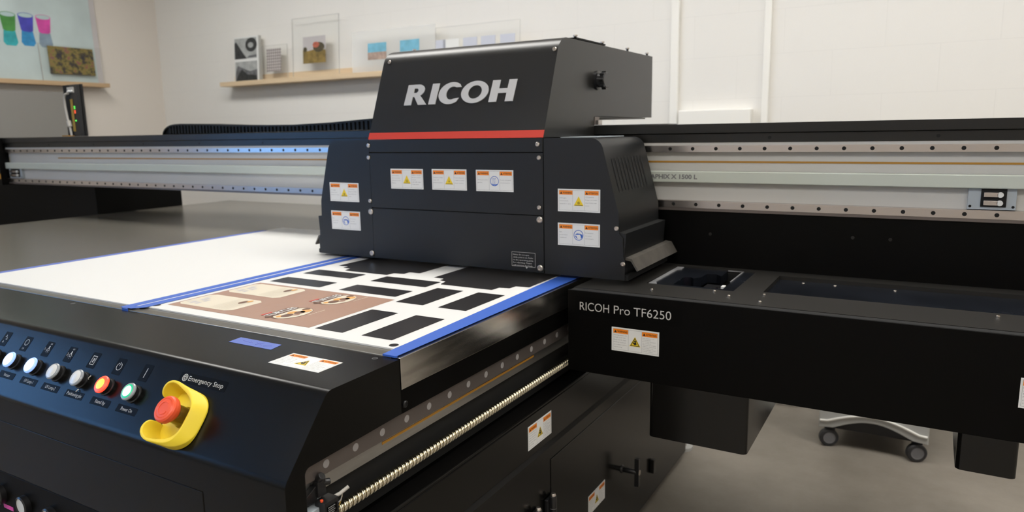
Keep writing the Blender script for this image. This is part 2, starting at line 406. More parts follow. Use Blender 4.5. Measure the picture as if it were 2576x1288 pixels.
struct('ceiling', MB().box(XL-T, XR+T, YF-T, YB+T, ZC, ZC+.1, 'ceil'))
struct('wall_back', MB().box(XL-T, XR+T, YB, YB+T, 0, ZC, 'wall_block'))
struct('wall_right', MB().box(XR, XR+T, YF, YB, 0, ZC, 'wall_plain'))
struct('wall_front', MB().box(XL-T, XR+T, YF-T, YF, 0, ZC, 'wall_plain'))
# left wall with a window opening towards the camera's side of the room
wy0, wy1, wz0, wz1 = -2.45, -.15, .95, 2.62
lw = MB()
lw.box(XL-T, XL, wy1, YB, 0, ZC, 'wall_plain').box(XL-T, XL, YF, wy0, 0, ZC, 'wall_plain')
lw.box(XL-T, XL, wy0, wy1, 0, wz0, 'wall_plain').box(XL-T, XL, wy0, wy1, wz1, ZC, 'wall_plain')
struct('wall_left', lw)
wf = MB()
for a in ((wy0, wy0+.05, wz0, wz1), (wy1-.05, wy1, wz0, wz1), (wy0, wy1, wz0, wz0+.05), (wy0, wy1, wz1-.05, wz1), ((wy0+wy1)/2-.025, (wy0+wy1)/2+.025, wz0, wz1)):
    wf.box(XL-.07, XL-.01, *a, 'bplastic')
win = struct('window_1', wf)
M['pane'] = mat('window_pane', (.9, .95, 1.), .02, trans=1., ior=1.01)
part('pane', MB().box(XL-.045, XL-.04, wy0+.05, wy1-.05, wz0+.05, wz1-.05, 'pane'), win)

# ceiling lights
M['lamp'] = mat('lamp_diffuser', (.9, .9, .9), .5, emit=(1., .975, .925), estr=11.5)
def ceiling_light(x, y, lab):
    t = thing('ceiling_light', (x, y, ZC), lab, 'ceiling light', 'recessed ceiling light panels')
    f = MB(); w, d = .62, .31
    for a in ((x-w, x+w, y-d, y-d+.02), (x-w, x+w, y+d-.02, y+d), (x-w, x-w+.02, y-d+.02, y+d-.02), (x+w-.02, x+w, y-d+.02, y+d-.02)):
        f.box(*a, ZC-.02, ZC, 'conduit')
    part('frame', f, t)
    part('diffuser', MB().box(x-w+.02, x+w-.02, y-d+.02, y+d-.02, ZC-.014, ZC-.002, 'lamp'), t)
for x, y, l in ((-3.55, 1.95, 'long white ceiling light panel nearest the corner with the cup poster'), (-1.95, 1.95, 'long white ceiling light panel straight above the print carriage'),
                (-.35, 1.95, 'long white ceiling light panel above the side station'), (1.25, 1.95, 'long white ceiling light panel in the back right corner of the room'),
                (-1.95, -1.35, 'long white ceiling light panel by the front wall, nearest the window'),
                (-.35, -.6, 'long white ceiling light panel above the open floor in front of the station'), (1.25, -.6, 'long white ceiling light panel by the right wall in front')):
    ceiling_light(x, y, l)

# conduits and wall box on the back wall
single('conduit', MB().box(-1.108, -1.068, YB-.022, YB, .3, ZC, 'conduit'), 'wider white surface conduit running down the back wall beside the print head hood', 'conduit', bevel=.003)
single('conduit', MB().box(-.683, -.652, YB-.022, YB, .3, ZC, 'conduit'), 'narrower white surface conduit on the back wall, farther from the print head hood', 'conduit', bevel=.003)
wb = MB().box(-1.055, -.72, YB-.05, YB, 1.02, 1.283, 'conduit')
single('wall_box', wb, 'white wall box between the two conduits just above the gantry beam', 'wall box', bevel=.004)

# ================================================================== PRINTER TABLE
BX0, BX1 = -3.46, -.745
ZB = .839
tb = thing('printer_table', (-2.0, 1.6, 0), 'black flatbed printer table with grey bed, button panel and open side rail', 'printer')
part('bed', MB().box(BX0, BX1, .884, 2.76, .80, ZB, 'bed'), tb, .0015, label='grey anodised flat bed')
# front cover: cross-section in (y,z) drawn along x
def arcpts(c, r, a0, a1, n=6): return [(c[0]+r*cos(math.radians(a0+(a1-a0)*i/n)), c[1]+r*sin(math.radians(a0+(a1-a0)*i/n))) for i in range(n+1)]
# slope direction and outward normal of the button panel
SA = Vector((0, .7144, .8341)); SD = Vector((0, -.0862, -.1017)).normalized(); SN = Vector((0, -.7626, .6469)).normalized()
cov = [(.880, .8385), (.760, .8385)]
_R = .020; cov += arcpts((.7144+(.3531*_R+.00285)/.7626, .8385-_R), _R, 90, 139.7, 8)
_Q = .021; cov += arcpts((.628+_Q, .8341+(-_Q+.7626*(.628+_Q-.7144))/.6469), _Q, 139.7, 180, 7)
cov += [(.628, .60), (.665, .60), (.665, .730)]+arcpts((.675, .731), .010, 180, 95, 4)+[(.880, .7455)]
fc = MB(); fc.prism(cov, 'x', BX0-.05, -.725, 'cover', True)
o = part('front_cover', fc, tb, label='black textured front cover with sloping button panel')
o.data.polygons.foreach_set('use_smooth', [len(p.vertices) == 4 for p in o.data.polygons])
em = o.modifiers.new('b', 'BEVEL'); em.width = .0014; em.segments = 2; em.limit_method = 'ANGLE'; em.angle_limit = math.radians(60); em.harden_normals = True
# machine body behind and below
body = MB()
body.prism([(.665, .60), (.665, .735), (.78, .80), (2.70, .80), (2.70, .60)], 'x', BX0, -.76, 'deep')
part('frame', body, tb)
cab = MB(); cab.box(BX0, -.714, .66, 2.49, .02, .598, 'gloss'); cab.box(BX0, -.714, .640, .66, .575, .598, 'black')
part('cabinet', cab, tb, .002, label='glossy black lower cabinet')
lf = MB(); lf.box(BX0-.05, -.725, .632, .66, .02, .57, 'black')
part('lower_front_panel', lf, tb, .002)
# front service door seam on the vertical fascia (a thin inset panel)
sd = MB(); sd.box(-2.55, -.900, .6268, .634, .575, .682, 'cover'); part('service_flap', sd, tb, .0012)
# side strip and frame
part('side_strip', MB().box(-.745, -.7255, .8835, 2.70, .785, ZB+.0005, 'strip'), tb, .0008, label='brushed aluminium edge strip')
part('side_frame', MB().box(-.76, -.7285, .8805, 2.70, .7425, .7845, 'black'), tb, .001)
rl = MB(); rl.box(-.76, -.736, .6655, 2.6, .7105, .741, 'railside')
for i in range(30):
    y = .7167+.0631*i
    rl.cyl((-.737, y, .7255), (-.7357, y, .7255), .0064, 'plug', 16)
part('guide_rail', rl, tb, label='brown grey steel guide rail')
part('rail_plate', MB().box(-.76, -.744, .6655, 2.6, .685, .7104, 'alu'), tb)
part('encoder_tape', MB().box(-.744, -.7432, .850, 1.372, .6995, .7040, 'orange_tape'), tb, label='orange encoder tape')
screw_heads(tb, [(-.7285, .893, .7575)], .006, (1, 0, 0), 'bplastic')
for x in (-.7640, -1.635):
    f_ = MB(); f_.lathe([(.0050, 0), (.0050, .0004), (.0042, .0004)], (x, .866, .8385), (0, 0, 1), 'hub', 20); f_.lathe([(.0042, .0003), (0, .0003)], (x, .866, .8385), (0, 0, 1), 'bplastic', 20)
    part('screw', f_, tb)
# ball screw with helical thread
bs = MB(); cx, cz, r0 = -.742, .6395, .0066
pts = [(cx, y/1000, cz) for y in (670, 2400)]
bs.cyl((cx, .67, cz), (cx, 2.4, cz), r0, 'gold_core', 14)
hp = []; n = 16
for i in range(int((2.4-.67)/.01*n)):
    a = 2*PI*i/n; hp.append((cx+.0072*cos(a), .67+.01*i/n, cz+.0072*sin(a)))
bs.tube(hp, .0021, 'gold', 8)
bs.tube([(cx+(q[0]-cx)*1.02, q[1]+.0038, cz+(q[2]-cz)*1.02) for q in hp], .0011, 'gold', 6)
part('ball_screw', bs, tb, label='gold and silver threaded drive screw')
part('screw_trough', MB().box(-.765, -.7605, .6655, 2.6, .60, .685, 'deep'), tb)
# limit switch cluster at the front of the recess
ls = thing_parent = MB()
ls.box(-.757, -.745, .668, .712, .668, .708, 'plate').box(-.744, -.727, .668, .694, .640, .672, 'plate')
ls.prism([(.667, .680), (.690, .678), (.703, .690), (.705, .700), (.695, .703), (.668, .690)], 'x', -.744, -.734, 'bplastic')
lsw = part('limit_switch_bracket', ls, tb, .001)
sw = MB(); sw.box(-.735, -.715, .689, .716, .655, .6805, 'bplastic'); sw.box(-.7148, -.7144, .692, .712, .660, .674, 'sticker')
for i in range(4): put = sw.box(-.7143, -.7140, .694, .706+.002*(i % 2), .662+.003*i, .6632+.003*i, 'ltext')
sw.cyl((-.722, .690, .6815), (-.722, .690, .6845), .0022, 'red', 12)
part('microswitch', sw, tb, .0008, label='small black microswitch with red plunger')
cl = MB(); cl.cyl((-.745, .696, .700), (-.728, .700, .716), .006, 'bplastic', 14).box(-.742, -.730, .692, .708, .684, .708, 'bplastic').cyl((-.738, .700, .702), (-.730, .716, .700), .005, 'bplastic', 12)
part('clamp', cl, tb, .0008)
wr = MB(); wr.tube([(-.725, .712, .676), (-.72, .725, .679), (-.715, .738, .685)], .0028, 'cable')
wr.tube([(-.725, .714, .66), (-.722, .728, .667), (-.722, .732, .676)], .0010, 'cable'); wr.tube([(-.727, .714, .656), (-.724, .726, .659), (-.724, .733, .671)], .0010, 'mustard')
part('wire', wr, tb, label='cream wires')
# cabinet door, latch, hinges
dr = MB(); dr.box(-.7142, -.7122, 1.392, 2.094, .06, .452, 'gloss')
door = part('door', dr, tb, .0015)
part('upper_panel', MB().box(-.7142, -.7122, .70, 2.47, .500, .592, 'gloss'), tb, .0015)
part('panel_gap', MB().box(-.7142, -.7137, .70, 2.47, .483, .4985, 'deep'), tb)
hd = MB(); hd.cyl((-.7122, 1.842, .232), (-.668, 1.842, .232), .0075, 'bplastic', 16); hd.box(-.673, -.660, 1.836, 1.850, .190, .274, 'bplastic'); hd.lathe([(.012, 0), (.011, .004), (0, .004)], (-.7122, 1.842, .232), (1, 0, 0), 'bplastic', 20)
hd.cyl((-.660, 1.843, .232), (-.6585, 1.843, .232), .008, 'screw', 16)
part('handle', hd, door, .002)
for y, z in ((1.377, .372), (1.304, .372)):
    h = MB(); h.cyl((-.700, y, z-.09), (-.700, y, z), .0085, 'bplastic', 18); h.cyl((-.700, y, z), (-.700, y, z+.006), .0075, 'screw', 18, r1=.005)
    for q in (-.03, -.06): h.cyl((-.700, y, z+q-.001), (-.700, y, z+q+.001), .0088, 'hub', 18)
    h.box(-.7122, -.705, y-.02, y+.02, z-.085, z-.005, 'bplastic')
    part('hinge', h, tb if y < 1.35 else door, .001)
h = MB(); h.box(-.7122, -.700, 2.088, 2.104, .110, .156, 'bplastic'); part('catch', h, tb, .002)
# levelling foot
h = MB(); h.cyl((-.742, 2.555, 0), (-.742, 2.555, .012), .035, 'trolley', 28); h.cyl((-.742, 2.555, .012), (-.742, 2.555, .62), .012, 'screw', 16)
part('levelling_foot', h, tb, label='pale round levelling foot')
for y in (.9, 2.3):
    for x in (-3.2, -1.0):
        part('skid', MB().box(x-.06, x+.06, y-.06, y+.06, 0, .02, 'black'), tb)
# labels of the table
put_label('crush', tb, (-.8505, .7977, .8387), (1, 0, 0), (0, 1, 0), 'white and orange crush warning label on top of front cover')
put_label('crush', tb, (-.7118, 1.3385, .5437), (0, 1, 0), (0, 0, 1), 'white and orange crush warning label on upper side of cabinet')
put_label('crush', tb, (-.7119, 1.6575, .231), (0, 1, 0), (0, 0, 1), 'white and orange crush warning label on cabinet door')

# ---- button panel
def SP(x, s, h=0.): return Vector((x, 0, 0))+SA+SD*s+SN*h
BX = [-1.6405+.075*i for i in range(8)]        # x of each station
UX, UY = Vector((1, 0, 0)), -SD
kinds = ['black', 'lw', 'lw', 'milk', 'milk', 'red', 'green']
stations = [BX[0]+.075*(i+1) for i in range(7)]   # -1.5655 ... -1.1155
desc = {0: 'black push button at the far end of the row', 1: 'lit white vacuum button', 2: 'lit white lamp button', 3: 'unlit white button above lamp 2 sticker',
        4: 'unlit white positioning pin button', 5: 'red and orange lit stand by button', 6: 'green lit power on button'}
for i, (x, k) in enumerate(zip(stations, kinds)):
    P = SP(x, .0685); W = frame(P, UX, UY)
    bz = MB(); bz.lathe([(0, 0), (.0155, 0), (.0155, .0015), (.0135, .0025), (.0135, .0105), (.0128, .0108)], (0, 0, 0), (0, 0, 1), 'bplastic', 36)
    b = part('push_button', bz, tb, W=W, label=desc[i])
    rm, cn = {'lw': ('lit_blue', 'lit_white'), 'milk': ('rim', 'milky'), 'red': ('lit_red', 'lit_orange'), 'green': ('rim', 'lit_mint'), 'black': ('bplastic', 'bplastic')}[k]
    ln = MB(); ln.lathe([(.0128, .0100), (.0150, .0105), (.0152, .0125), (.0140, .0142), (.0122, .0146)], (0, 0, 0), (0, 0, 1), rm, 40)
    part('lens_rim', ln, b, W=W)
    ln = MB()
    if k == 'green': ln.lathe([(.0122, .0146), (.0092, .0154)], (0, 0, 0), (0, 0, 1), 'lit_green', 40); ln.lathe([(.0092, .0154), (.006, .0161), (.003, .0163), (.0002, .0163)], (0, 0, 0), (0, 0, 1), cn, 40)
    elif k == 'red': ln.lathe([(.0122, .0146), (.0092, .0154)], (0, 0, 0), (0, 0, 1), 'lit_red', 40); ln.lathe([(.0092, .0154), (.006, .0161), (.003, .0163), (.0002, .0163)], (0, 0, 0), (0, 0, 1), cn, 40)
    else: ln.lathe([(.0122, .0146), (.0092, .0154), (.006, .0161), (.003, .0163), (.0002, .0163)], (0, 0, 0), (0, 0, 1), cn, 40)
    part('lens', ln, b, W=W)
# cream tape curls beside the positioning pin button
for q in ([(.0165, .004, .001), (.019, .006, .004), (.0205, .011, .003)], [(.006, -.0165, .001), (.007, -.019, .003), (.0045, -.0215, .002)]):
    part('tape_curl', MB().tube(q, .0009, 'cable', 6), tb, W=frame(SP(stations[4], .0685), UX, UY))
# icon stickers
ist = [-1.568, -1.4917, -1.4157, -1.3412, -1.2668, -1.1908, -1.1162]
def icon(i):
    mb = MB(); vs = rrect(-.0115, -.0150, .0115, .0150, .002)
    put_shape(mb, [vs], 'sticker', .0002)
    w = 'wtext'; z = .0004
    if i == 0:
        for x, y, s in ((-.002, .004, .006), (.003, -.001, .006), (-.003, -.008, .005)): put_shape(mb, [tri(x, y, s), tri(x, y+.0007, s-.0026)], w, z)
    elif i == 1:
        put_shape(mb, [circ(.0, .003, .0065), circ(.0, .003, .0052)], w, z); put_text(mb, 'Off', -.0045, -.0115, .0035, w, z=z)
    elif i in (2, 3):
        put_text(mb, str(i-1)+'-', -.0095, -.003, .0060, w, z=z)
        put_shape(mb, [circ(.002, -.001, .0036), circ(.002, -.001, .0024)], w, z); put_shape(mb, [rect(.0005, .0026, .0035, .0066)], w, z)
        put_text(mb, 'UV', .0002, .009, .0034, w, z=z)
        for a in (180, 220, 265, 310, 350):
            t_ = math.radians(a); put_shape(mb, [circ(.002+.0062*cos(t_), -.001+.0062*sin(t_), .0006, 8)], w, z)
    elif i == 4:
        put_shape(mb, [rect(-.0065, -.0085, .0055, .0085), rect(-.0052, -.0072, .0042, .0072)], w, z)
        put_shape(mb, [circ(-.0005, .0028, .0016, 12), ], w, z); put_shape(mb, [circ(-.0005, -.0028, .0016, 12)], w, z)
        put_shape(mb, [[(-.003, -.0005), (.002, .004), (.0028, .003), (-.0018, -.0014)]], w, z); put_shape(mb, [[(-.002, -.004), (.003, .0005), (.0024, .0014), (-.003, -.0028)]], w, z)
    elif i == 5:
        put_shape(mb, [arc(0, 0, .0065, .0012, 115, 425)], w, z); put_shape(mb, [rect(-.0006, .001, .0006, .0085)], w, z)
    else: put_shape(mb, [rect(-.0008, -.0085, .0008, .0085)], w, z)
    return mb
for i, x in enumerate(ist):
    part('icon_sticker', icon(i), tb, W=frame(SP(x, .0305, .0001), UX, UY))
words = ['Vacuum', 'UV Lamp-1', 'UV Lamp-2', 'Positioning pin', 'Stand by', 'Power On']
wx = [-1.4886, -1.4117, -1.3392, -1.2635, -1.1864, -1.1126]
for s, x in zip(words, wx):
    mb = MB(); put_shape(mb, [rrect(-.0265, -.0065, .0265, .0065, .0012)], 'sticker', .0002)
    w_ = {'Vacuum': .021, 'UV Lamp-1': .029, 'UV Lamp-2': .031, 'Positioning pin': .043, 'Stand by': .028, 'Power On': .030}[s]
    put_text(mb, s, -w_/2, -.0026, .0062, 'wtext', width=w_, z=.0004)
    part('name_sticker', mb, tb, W=frame(SP(x, .0955, .0001), UX, UY))
mb = MB(); put_shape(mb, [rrect(-.056, -.0085, .056, .0085, .001)], 'sticker', .0002)
put_shape(mb, [circ(-.043, 0, .0062), circ(-.043, 0, .0050)], 'wtext', .0004); put_shape(mb, [circ(-.043, 0, .0040), circ(-.043, 0, .0032)], 'wtext', .0004)
put_shape(mb, [[(-.046, .002), (-.040, .002), (-.043, -.0035)], [(-.0448, .0012), (-.0412, .0012), (-.043, -.002)]], 'wtext', .0005)
put_text(mb, 'Emergency Stop', -.034, -.0036, .0082, 'wtext', width=.083, z=.0004)
part('stop_sticker', mb, tb, W=frame(SP(-.9765, .0225, .0001), UX, UY), label='black sticker reading Emergency Stop')

# ---- emergency stop: yellow guard, clear collar, red mushroom
EC = SP(-.967, .0835); EW = frame(EC, UX, UY)          # local x right, y up the slope, z out
es = part('emergency_stop', MB().lathe([(0, 0), (.021, 0), (.021, .003), (.016, .0035), (.015, .006), (0, .006)], (0, 0, 0), (0, 0, 1), 'yellow', 36), tb, W=EW, label='red mushroom emergency stop inside yellow guard')
# outer outline (x, y), wall height, wall thickness, drop of the outer chamfer
path = [(-.0455, .018, .024, .0040, .001), (-.0470, .027, .031, .0045, .001), (-.0425, .0375, .0345, .0045, .001), (-.033, .0435, .0355, .0045, .001), (-.020, .0445, .0345, .005, .001), (-.009, .0435, .031, .006, .0015), (.000, .0428, .0265, .009, .004),
        (.009, .0415, .0235, .0125, .011), (.019, .038, .0225, .0155, .0165), (.029, .0305, .0222, .0165, .0185), (.0355, .019, .022, .0165, .0185), (.037, .005, .022, .0165, .0185), (.037, -.010, .022, .0165, .0185), (.0365, -.022, .022, .0165, .018),
        (.0325, -.034, .0222, .0165, .0135), (.0235, -.0425, .0225, .0150, .0095), (.012, -.0475, .0235, .0125, .007), (.002, -.0490, .0265, .009, .004), (-.008, -.0490, .031, .006, .0015), (-.020, -.0480, .035, .005, .001), (-.033, -.0440, .0362, .0045, .001),
        (-.0425, -.0365, .0358, .0045, .001), (-.0470, -.026, .032, .0045, .001), (-.0455, -.0165, .025, .0040, .001)]
gd = MB(); n = len(path); V = []
for i, (x, y, hgt, th, c_) in enumerate(path):
    a = path[max(0, i-1)]; b = path[min(n-1, i+1)]; t_ = Vector((b[0]-a[0], b[1]-a[1])).normalized(); nn = Vector((-t_.y, t_.x))
    fl = .003 if th < .0055 else 0.
    out = Vector((x, y)); e_ = max(.0012, th*.80*min(1, c_/.015)); inn = out-nn*th
    V += [(*out, 0.), (*out, .0015), (*(out+nn*fl*.7), max(.002, (hgt-c_)*.6)), (*(out+nn*fl), hgt-c_-.0008), (*(out+nn*(fl-.0005)), hgt-c_+.0004), (*(out+nn*(fl-e_)), hgt-.0003), (*(out+nn*(fl-e_-.0008)), hgt),
          (*(inn+nn*(fl+.0006)), hgt-.0003), (*(inn+nn*fl), hgt-.0012), (*(inn+nn*fl*.5), hgt*.6), (*(inn-nn*.0008), .004), (*(inn-nn*.002), .0015), (*(inn-nn*.002), 0.)]
K = 13
gd.add(V, [(i*K+j, i*K+(j+1) % K, (i+1)*K+(j+1) % K, (i+1)*K+j) for i in range(n-1) for j in range(K)]+[tuple(range(K-1, -1, -1)), tuple((n-1)*K+j for j in range(K))], 'yellow', True)
pl = [(p[0]*.96, p[1]*.96) for p in path]
g = part('guard', gd, es, W=EW, label='yellow plastic guard')
sb = g.modifiers.new('s', 'SUBSURF'); sb.levels = 2; sb.render_levels = 2
gp = MB(); gp.prism(pl, 'z', 0.0002, .0030, 'yellow'); part('guard_base', gp, es, W=EW)
co = MB(); co.lathe([(.0172, .0035), (.0172, .009), (.0162, .0105), (.0152, .0115), (.0145, .029), (.0132, .029), (.0140, .0105), (.0150, .0035)], (0, 0, 0), (0, 0, 1), 'clear', 36)
part('collar', co, es, W=EW, label='clear plastic collar')
part('stem', MB().cyl((0, 0, .003), (0, 0, .032), .0060, 'mustard', 24), es, W=EW)
mu = MB(); mu.lathe([(.0, .030), (.0145, .030), (.0160, .0315), (.0175, .035), (.0205, .037), (.0212, .041), (.0205, .0455), (.0185, .0478), (.0160, .0484), (.0150, .0478), (.0140, .0484), (.008, .0489), (.0, .0490)], (0, 0, 0), (0, 0, 1), 'red', 48)
ring = []
for i in range(26):
    a = math.radians(60+i*11); ring.append((.0098*cos(a), .0098*sin(a), .0491))
mu.tube(ring, .00045, 'red', 6); mu.tube([ring[-1], (.0085, -.004, .0491), (.0065, -.0085, .0491)], .0006, 'red', 6)
part('mushroom', mu, es, W=EW, label='red mushroom button')

# dials low on the front panel
for x, z in ((-1.526, .520), (-1.438, .520), (-1.348, .520)):
    d = MB(); d.lathe([(.0, 0), (.019, 0), (.019, .010), (.0165, .012), (.0160, .009)], (0, 0, 0), (0, 0, 1), 'bplastic', 36); d.lathe([(.0160, .0095), (0, .0096)], (0, 0, 0), (0, 0, 1), 'milky', 36)
    part('dial', d, tb, W=frame((x, .632, z), (1, 0, 0), (0, 0, 1)))
part('tag', MB().box(-1.525, -1.49, .6312, .632, .492, .500, 'cup_pink'), tb, label='magenta tag')

# ================================================================== SHEETS AND TAPE
s1 = MB(); s1.prism([(-2.19, .909), (-1.4575, .909), (-1.4575, 1.985), (-2.19, 1.985)], 'z', ZB+.0002, ZB+.003, 'white')
single('board', s1, 'large blank white board taped flat on the printer bed', 'board')
ZS = .842
s2 = MB(); s2.prism([(-1.455, .914), (-.7635, .914), (-.7635, 1.66), (-1.455, 1.66)], 'z', ZB+.0002, ZB+.003, 'white')
def ink(polys, k, z=0.0003): put_shape(s2, polys, k, ZS+z)
ink([rect(-1.416, .946, -.993, 1.200)], 'brown')
for R_ in ((-1.408, 1.222, -1.239, 1.282), (-1.408, 1.333, -1.243, 1.392), (-1.178, 1.222, -1.010, 1.286), (-1.178, 1.333, -1.010, 1.397),
           (-.979, 1.185, -.906, 1.339), (-.867, 1.184, -.797, 1.341), (-.980, .948, -.911, 1.110), (-.868, .951, -.798, 1.112)):
    ink([rect(*R_)], 'ink')
ink([[(-1.332, 1.410), (-1.190, 1.410), (-1.188, 1.436), (-1.158, 1.440), (-1.158, 1.464), (-1.125, 1.464), (-1.125, 1.640), (-1.395, 1.640), (-1.400, 1.458), (-1.366, 1.458), (-1.366, 1.440), (-1.339, 1.438), (-1.338, 1.424)]], 'ink')
ink([[(-.995, 1.375), (-.852, 1.375), (-.850, 1.404), (-.824, 1.408), (-.822, 1.434), (-.788, 1.436), (-.788, 1.590), (-.788, 1.640), (-1.060, 1.640), (-1.060, 1.436), (-1.028, 1.434), (-1.026, 1.414), (-1.004, 1.408), (-1.000, 1.384)]], 'ink')
ink([circ(-1.431, .931, .0085)], 'ink'); ink([circ(-.7765, .930, .0085)], 'ink')
# cream back-of-pack panels and chocolate logos (text runs along the bed, away from the front)
def TT(cx, cy):     # local u runs along +y, v along -x
    return lambda p: (cx-p[1], cy+p[0])
def put_tt(s, cx, cy, u, v, h, k, width, z):
    vs, fs = text(s, 3, .02)
    x0 = min(q[0] for q in vs); x1 = max(q[0] for q in vs)
    sx = width/(x1-x0); sy = h/.72; F_ = TT(cx, cy)
    s2.add([(*F_((u+(q[0]-x0)*sx, v+q[1]*sy)), ZS+z) for q in vs], fs, k)
for cy in (1.012, 1.140):
    F_ = TT(-1.325, cy); a, b, c = .048, .085, .010
    P_ = [(-a+c, -b), (a-c, -b), (a, -b+c*1.4), (a, b-c*1.4), (a-c, b), (-a+c, b), (-a, b-c*1.4), (-a, -b+c*1.4)]
    ink([[F_(p) for p in P_]], 'cream', .0006)
    for j in range(8): ink([[F_(p) for p in rect(-.040, -.018-.0068*j, .040-.012*(j % 3 == 2), -.0172-.0068*j)]], 'linetext', .0009)
    for (u, v, w_, h_) in ((-.034, .052, .018, .012), (-.006, .052, .022, .012), (-.034, .036, .014, .010), (-.012, .036, .016, .010), (-.03, .072, .02, .003), (.010, .066, .02, .003)):
        ink([[F_(p) for p in rect(u, v, u+w_, v+h_)]], 'photo_haze', .0009)
    ink([[F_(p) for p in circ(.020, -.048, .013, 20, ry=.007)]], 'choc', .0011); ink([[F_(p) for p in circ(.032, -.056, .009, 16, ry=.005)]], 'caramel', .0012)
for cy in (1.010, 1.142):
    cx = -1.112; F_ = TT(cx, cy)
    ink([[F_(p) for p in circ(.002, -.004, .048, 32, ry=.036)]], 'choc', .0006)
    ink([[F_(p) for p in circ(.002, -.008, .045, 32, ry=.031)]], 'cream', .0008)
    ink([[F_(p) for p in [(-.052, .014), (-.030, .036), (.030, .036), (.044, .022), (.040, .012), (-.046, .008)]]], 'choc', .0010)
    put_tt('TURTLES', cx, cy, -.041, .0145, .0165, 'white', .078, .0016)
    ink([[F_(p) for p in rect(-.040, .0345, -.012, .0405)]], 'redink', .0012)
    for u, v, r_, k in ((-.018, -.012, .014, 'choc'), (-.030, -.004, .009, 'caramel'), (.004, -.004, .012, 'caramel'), (.012, -.016, .013, 'choc'), (.026, -.020, .013, 'caramel'), (.038, -.008, .010, 'choc'), (-.004, -.024, .008, 'brown')):
        ink([[F_(p) for p in circ(u, v, r_, 18, ry=r_*.75)]], k, .0011+.0001*r_)
    put_tt('natural & artificial', cx, cy, .004, -.050, .004, 'cream', .046, .0010)
single('printed_board', s2, 'white board printed with black rectangles and brown chocolate packaging artwork', 'printed board')
def strip_poly(a, k, z0=ZB+.003, z1=ZB+.0034): return MB().prism(a, 'z', z0, z1, k)
single('masking_tape', strip_poly([(-2.205, .887), (-2.180, .887), (-2.180, 1.90), (-2.205, 1.90)], 'tapefade'), 'thin blue masking tape along the far edge of the blank white board', 'tape')
t1 = strip_poly([(-1.492, .889), (-1.467, .886), (-1.472, 1.985), (-1.497, 1.985)], 'tape')
single('masking_tape', t1, 'blue masking tape on the inner edge of the blank board', 'tape')
t2 = strip_poly([(-1.488, .884), (-1.452, .886), (-1.432, .906), (-1.434, 1.66), (-1.459, 1.66), (-1.459, .905)], 'tape', ZB+.0036, ZB+.004); t2.box(-1.476, -1.459, .8806, .8836, ZB-.004, ZB+.0038, 'tape')
single('masking_tape', t2, 'blue masking tape on the printed board edge beside the blank board', 'tape')
t3 = MB().prism([(-.7600, .884), (-.7315, .884), (-.7315, 1.66), (-.7860, 1.66)], 'z', ZB+.0032, ZB+.0037, 'tape'); t3.prism([(-.7600, .8806), (-.7330, .8806), (-.7315, .884), (-.7600, .884)], 'z', ZB+.0005, ZB+.0037, 'tape')
single('masking_tape', t3, 'wide bright blue masking tape along the metal strip side of the printed board', 'tape')
t4 = MB().prism([(-1.063, .8210), (-.9565, .8215), (-.9620, .8505), (-1.0665, .8505)], 'z', .8386, .8390, 'tapefade')
for a, b in (((-1.045, .838), (-1.020, .834)), ((-1.030, .842), (-1.018, .835)), ((-1.005, .830), (-.998, .845)), ((-.985, .830), (-.972, .838)), ((-1.012, .840), (-.990, .832))):
    t4.tube([(a[0], a[1], .8391), (b[0], b[1], .8390)], .0003, 'cup_blue', 5)
single('masking_tape', t4, 'short piece of blue tape with pen marks on the black front cover', 'tape')

# ================================================================== GANTRY
gx0, gx1 = -4.02, 1.2; Y0 = 1.878
gt = thing('gantry', (-1.5, 2.0, 0), 'long horizontal printer gantry with silver rail beam, black top and side station', 'printer gantry')
part('beam', MB().box(gx0+.02, gx1, Y0+.018, 2.14, .985, 1.165, 'beam'), gt, .001, label='pale grey aluminium beam')
part('beam', MB().box(gx0+.02, gx1, Y0+.006, Y0+.0178, 1.1555, 1.163, 'beam'), gt)
for z0, z1 in ((1.1385, 1.1555), (.9925, 1.0115)):
    r = MB(); zc = (z0+z1)/2
    r.box(gx0+.03, gx1, Y0, Y0+.018, z0, z1, 'rail'); r.box(gx0+.03, gx1, Y0-.0004, Y0, z1-.0012, z1-.0004, 'screw')
    for k in range(-11, 74):
        x = -3.3+.06*k+(.0 if z0 > 1.1 else .012)
        if x < gx1-.02: r.cyl((x, Y0-.0006, zc), (x, Y0+.0004, zc), .0046, 'deep', 14)
    part('guide_rail', r, gt, label='polished steel guide rail')
part('rail_lip', MB().box(gx0+.03, gx1, Y0+.002, Y0+.0179, .985, .9922, 'railside'), gt)
part('encoder_tape', MB().box(-3.55, gx1, Y0+.0165, Y0+.0181, 1.1105, 1.1150, 'orange_tape'), gt, label='orange encoder tape')
bd = MB().box(gx0+.02, gx1, Y0-.004, Y0+.0179, 1.0595, 1.0890, 'band')
part('cover_band', bd, gt, .002, label='pale green raised band')
mb = MB(); put_text(mb, 'GRAPHIX X 1500 L', 0, 0, .0115, 'ltext', width=.150, z=0, weight=.035)
part('print', mb, gt, W=frame((-.675, Y0-.0045, 1.0690), (1, 0, 0), (0, 0, 1)))
tc_ = MB(); tc_.prism([(Y0+.004, 1.163), (Y0+.004, 1.185), (Y0-.004, 1.187), (Y0-.004, 1.210), (2.16, 1.212), (2.16, 1.163)], 'x', gx0, gx1, 'topc')
for k in range(14):
    x = -3.95+.36*k; tc_.cyl((x, Y0+.0035, 1.174), (x, Y0+.0045, 1.174), .004, 'deep', 12)
part('top_cover', tc_, gt, .0012, label='black top cover of the beam')
part('end_plate', MB().box(gx0-.16, gx0+.028, Y0-.03, 2.16, .98, 1.2115, 'black').box(gx0-.16, gx0+.028, Y0-.033, Y0-.031, 1.01, 1.035, 'orange_tape'), gt, .002)
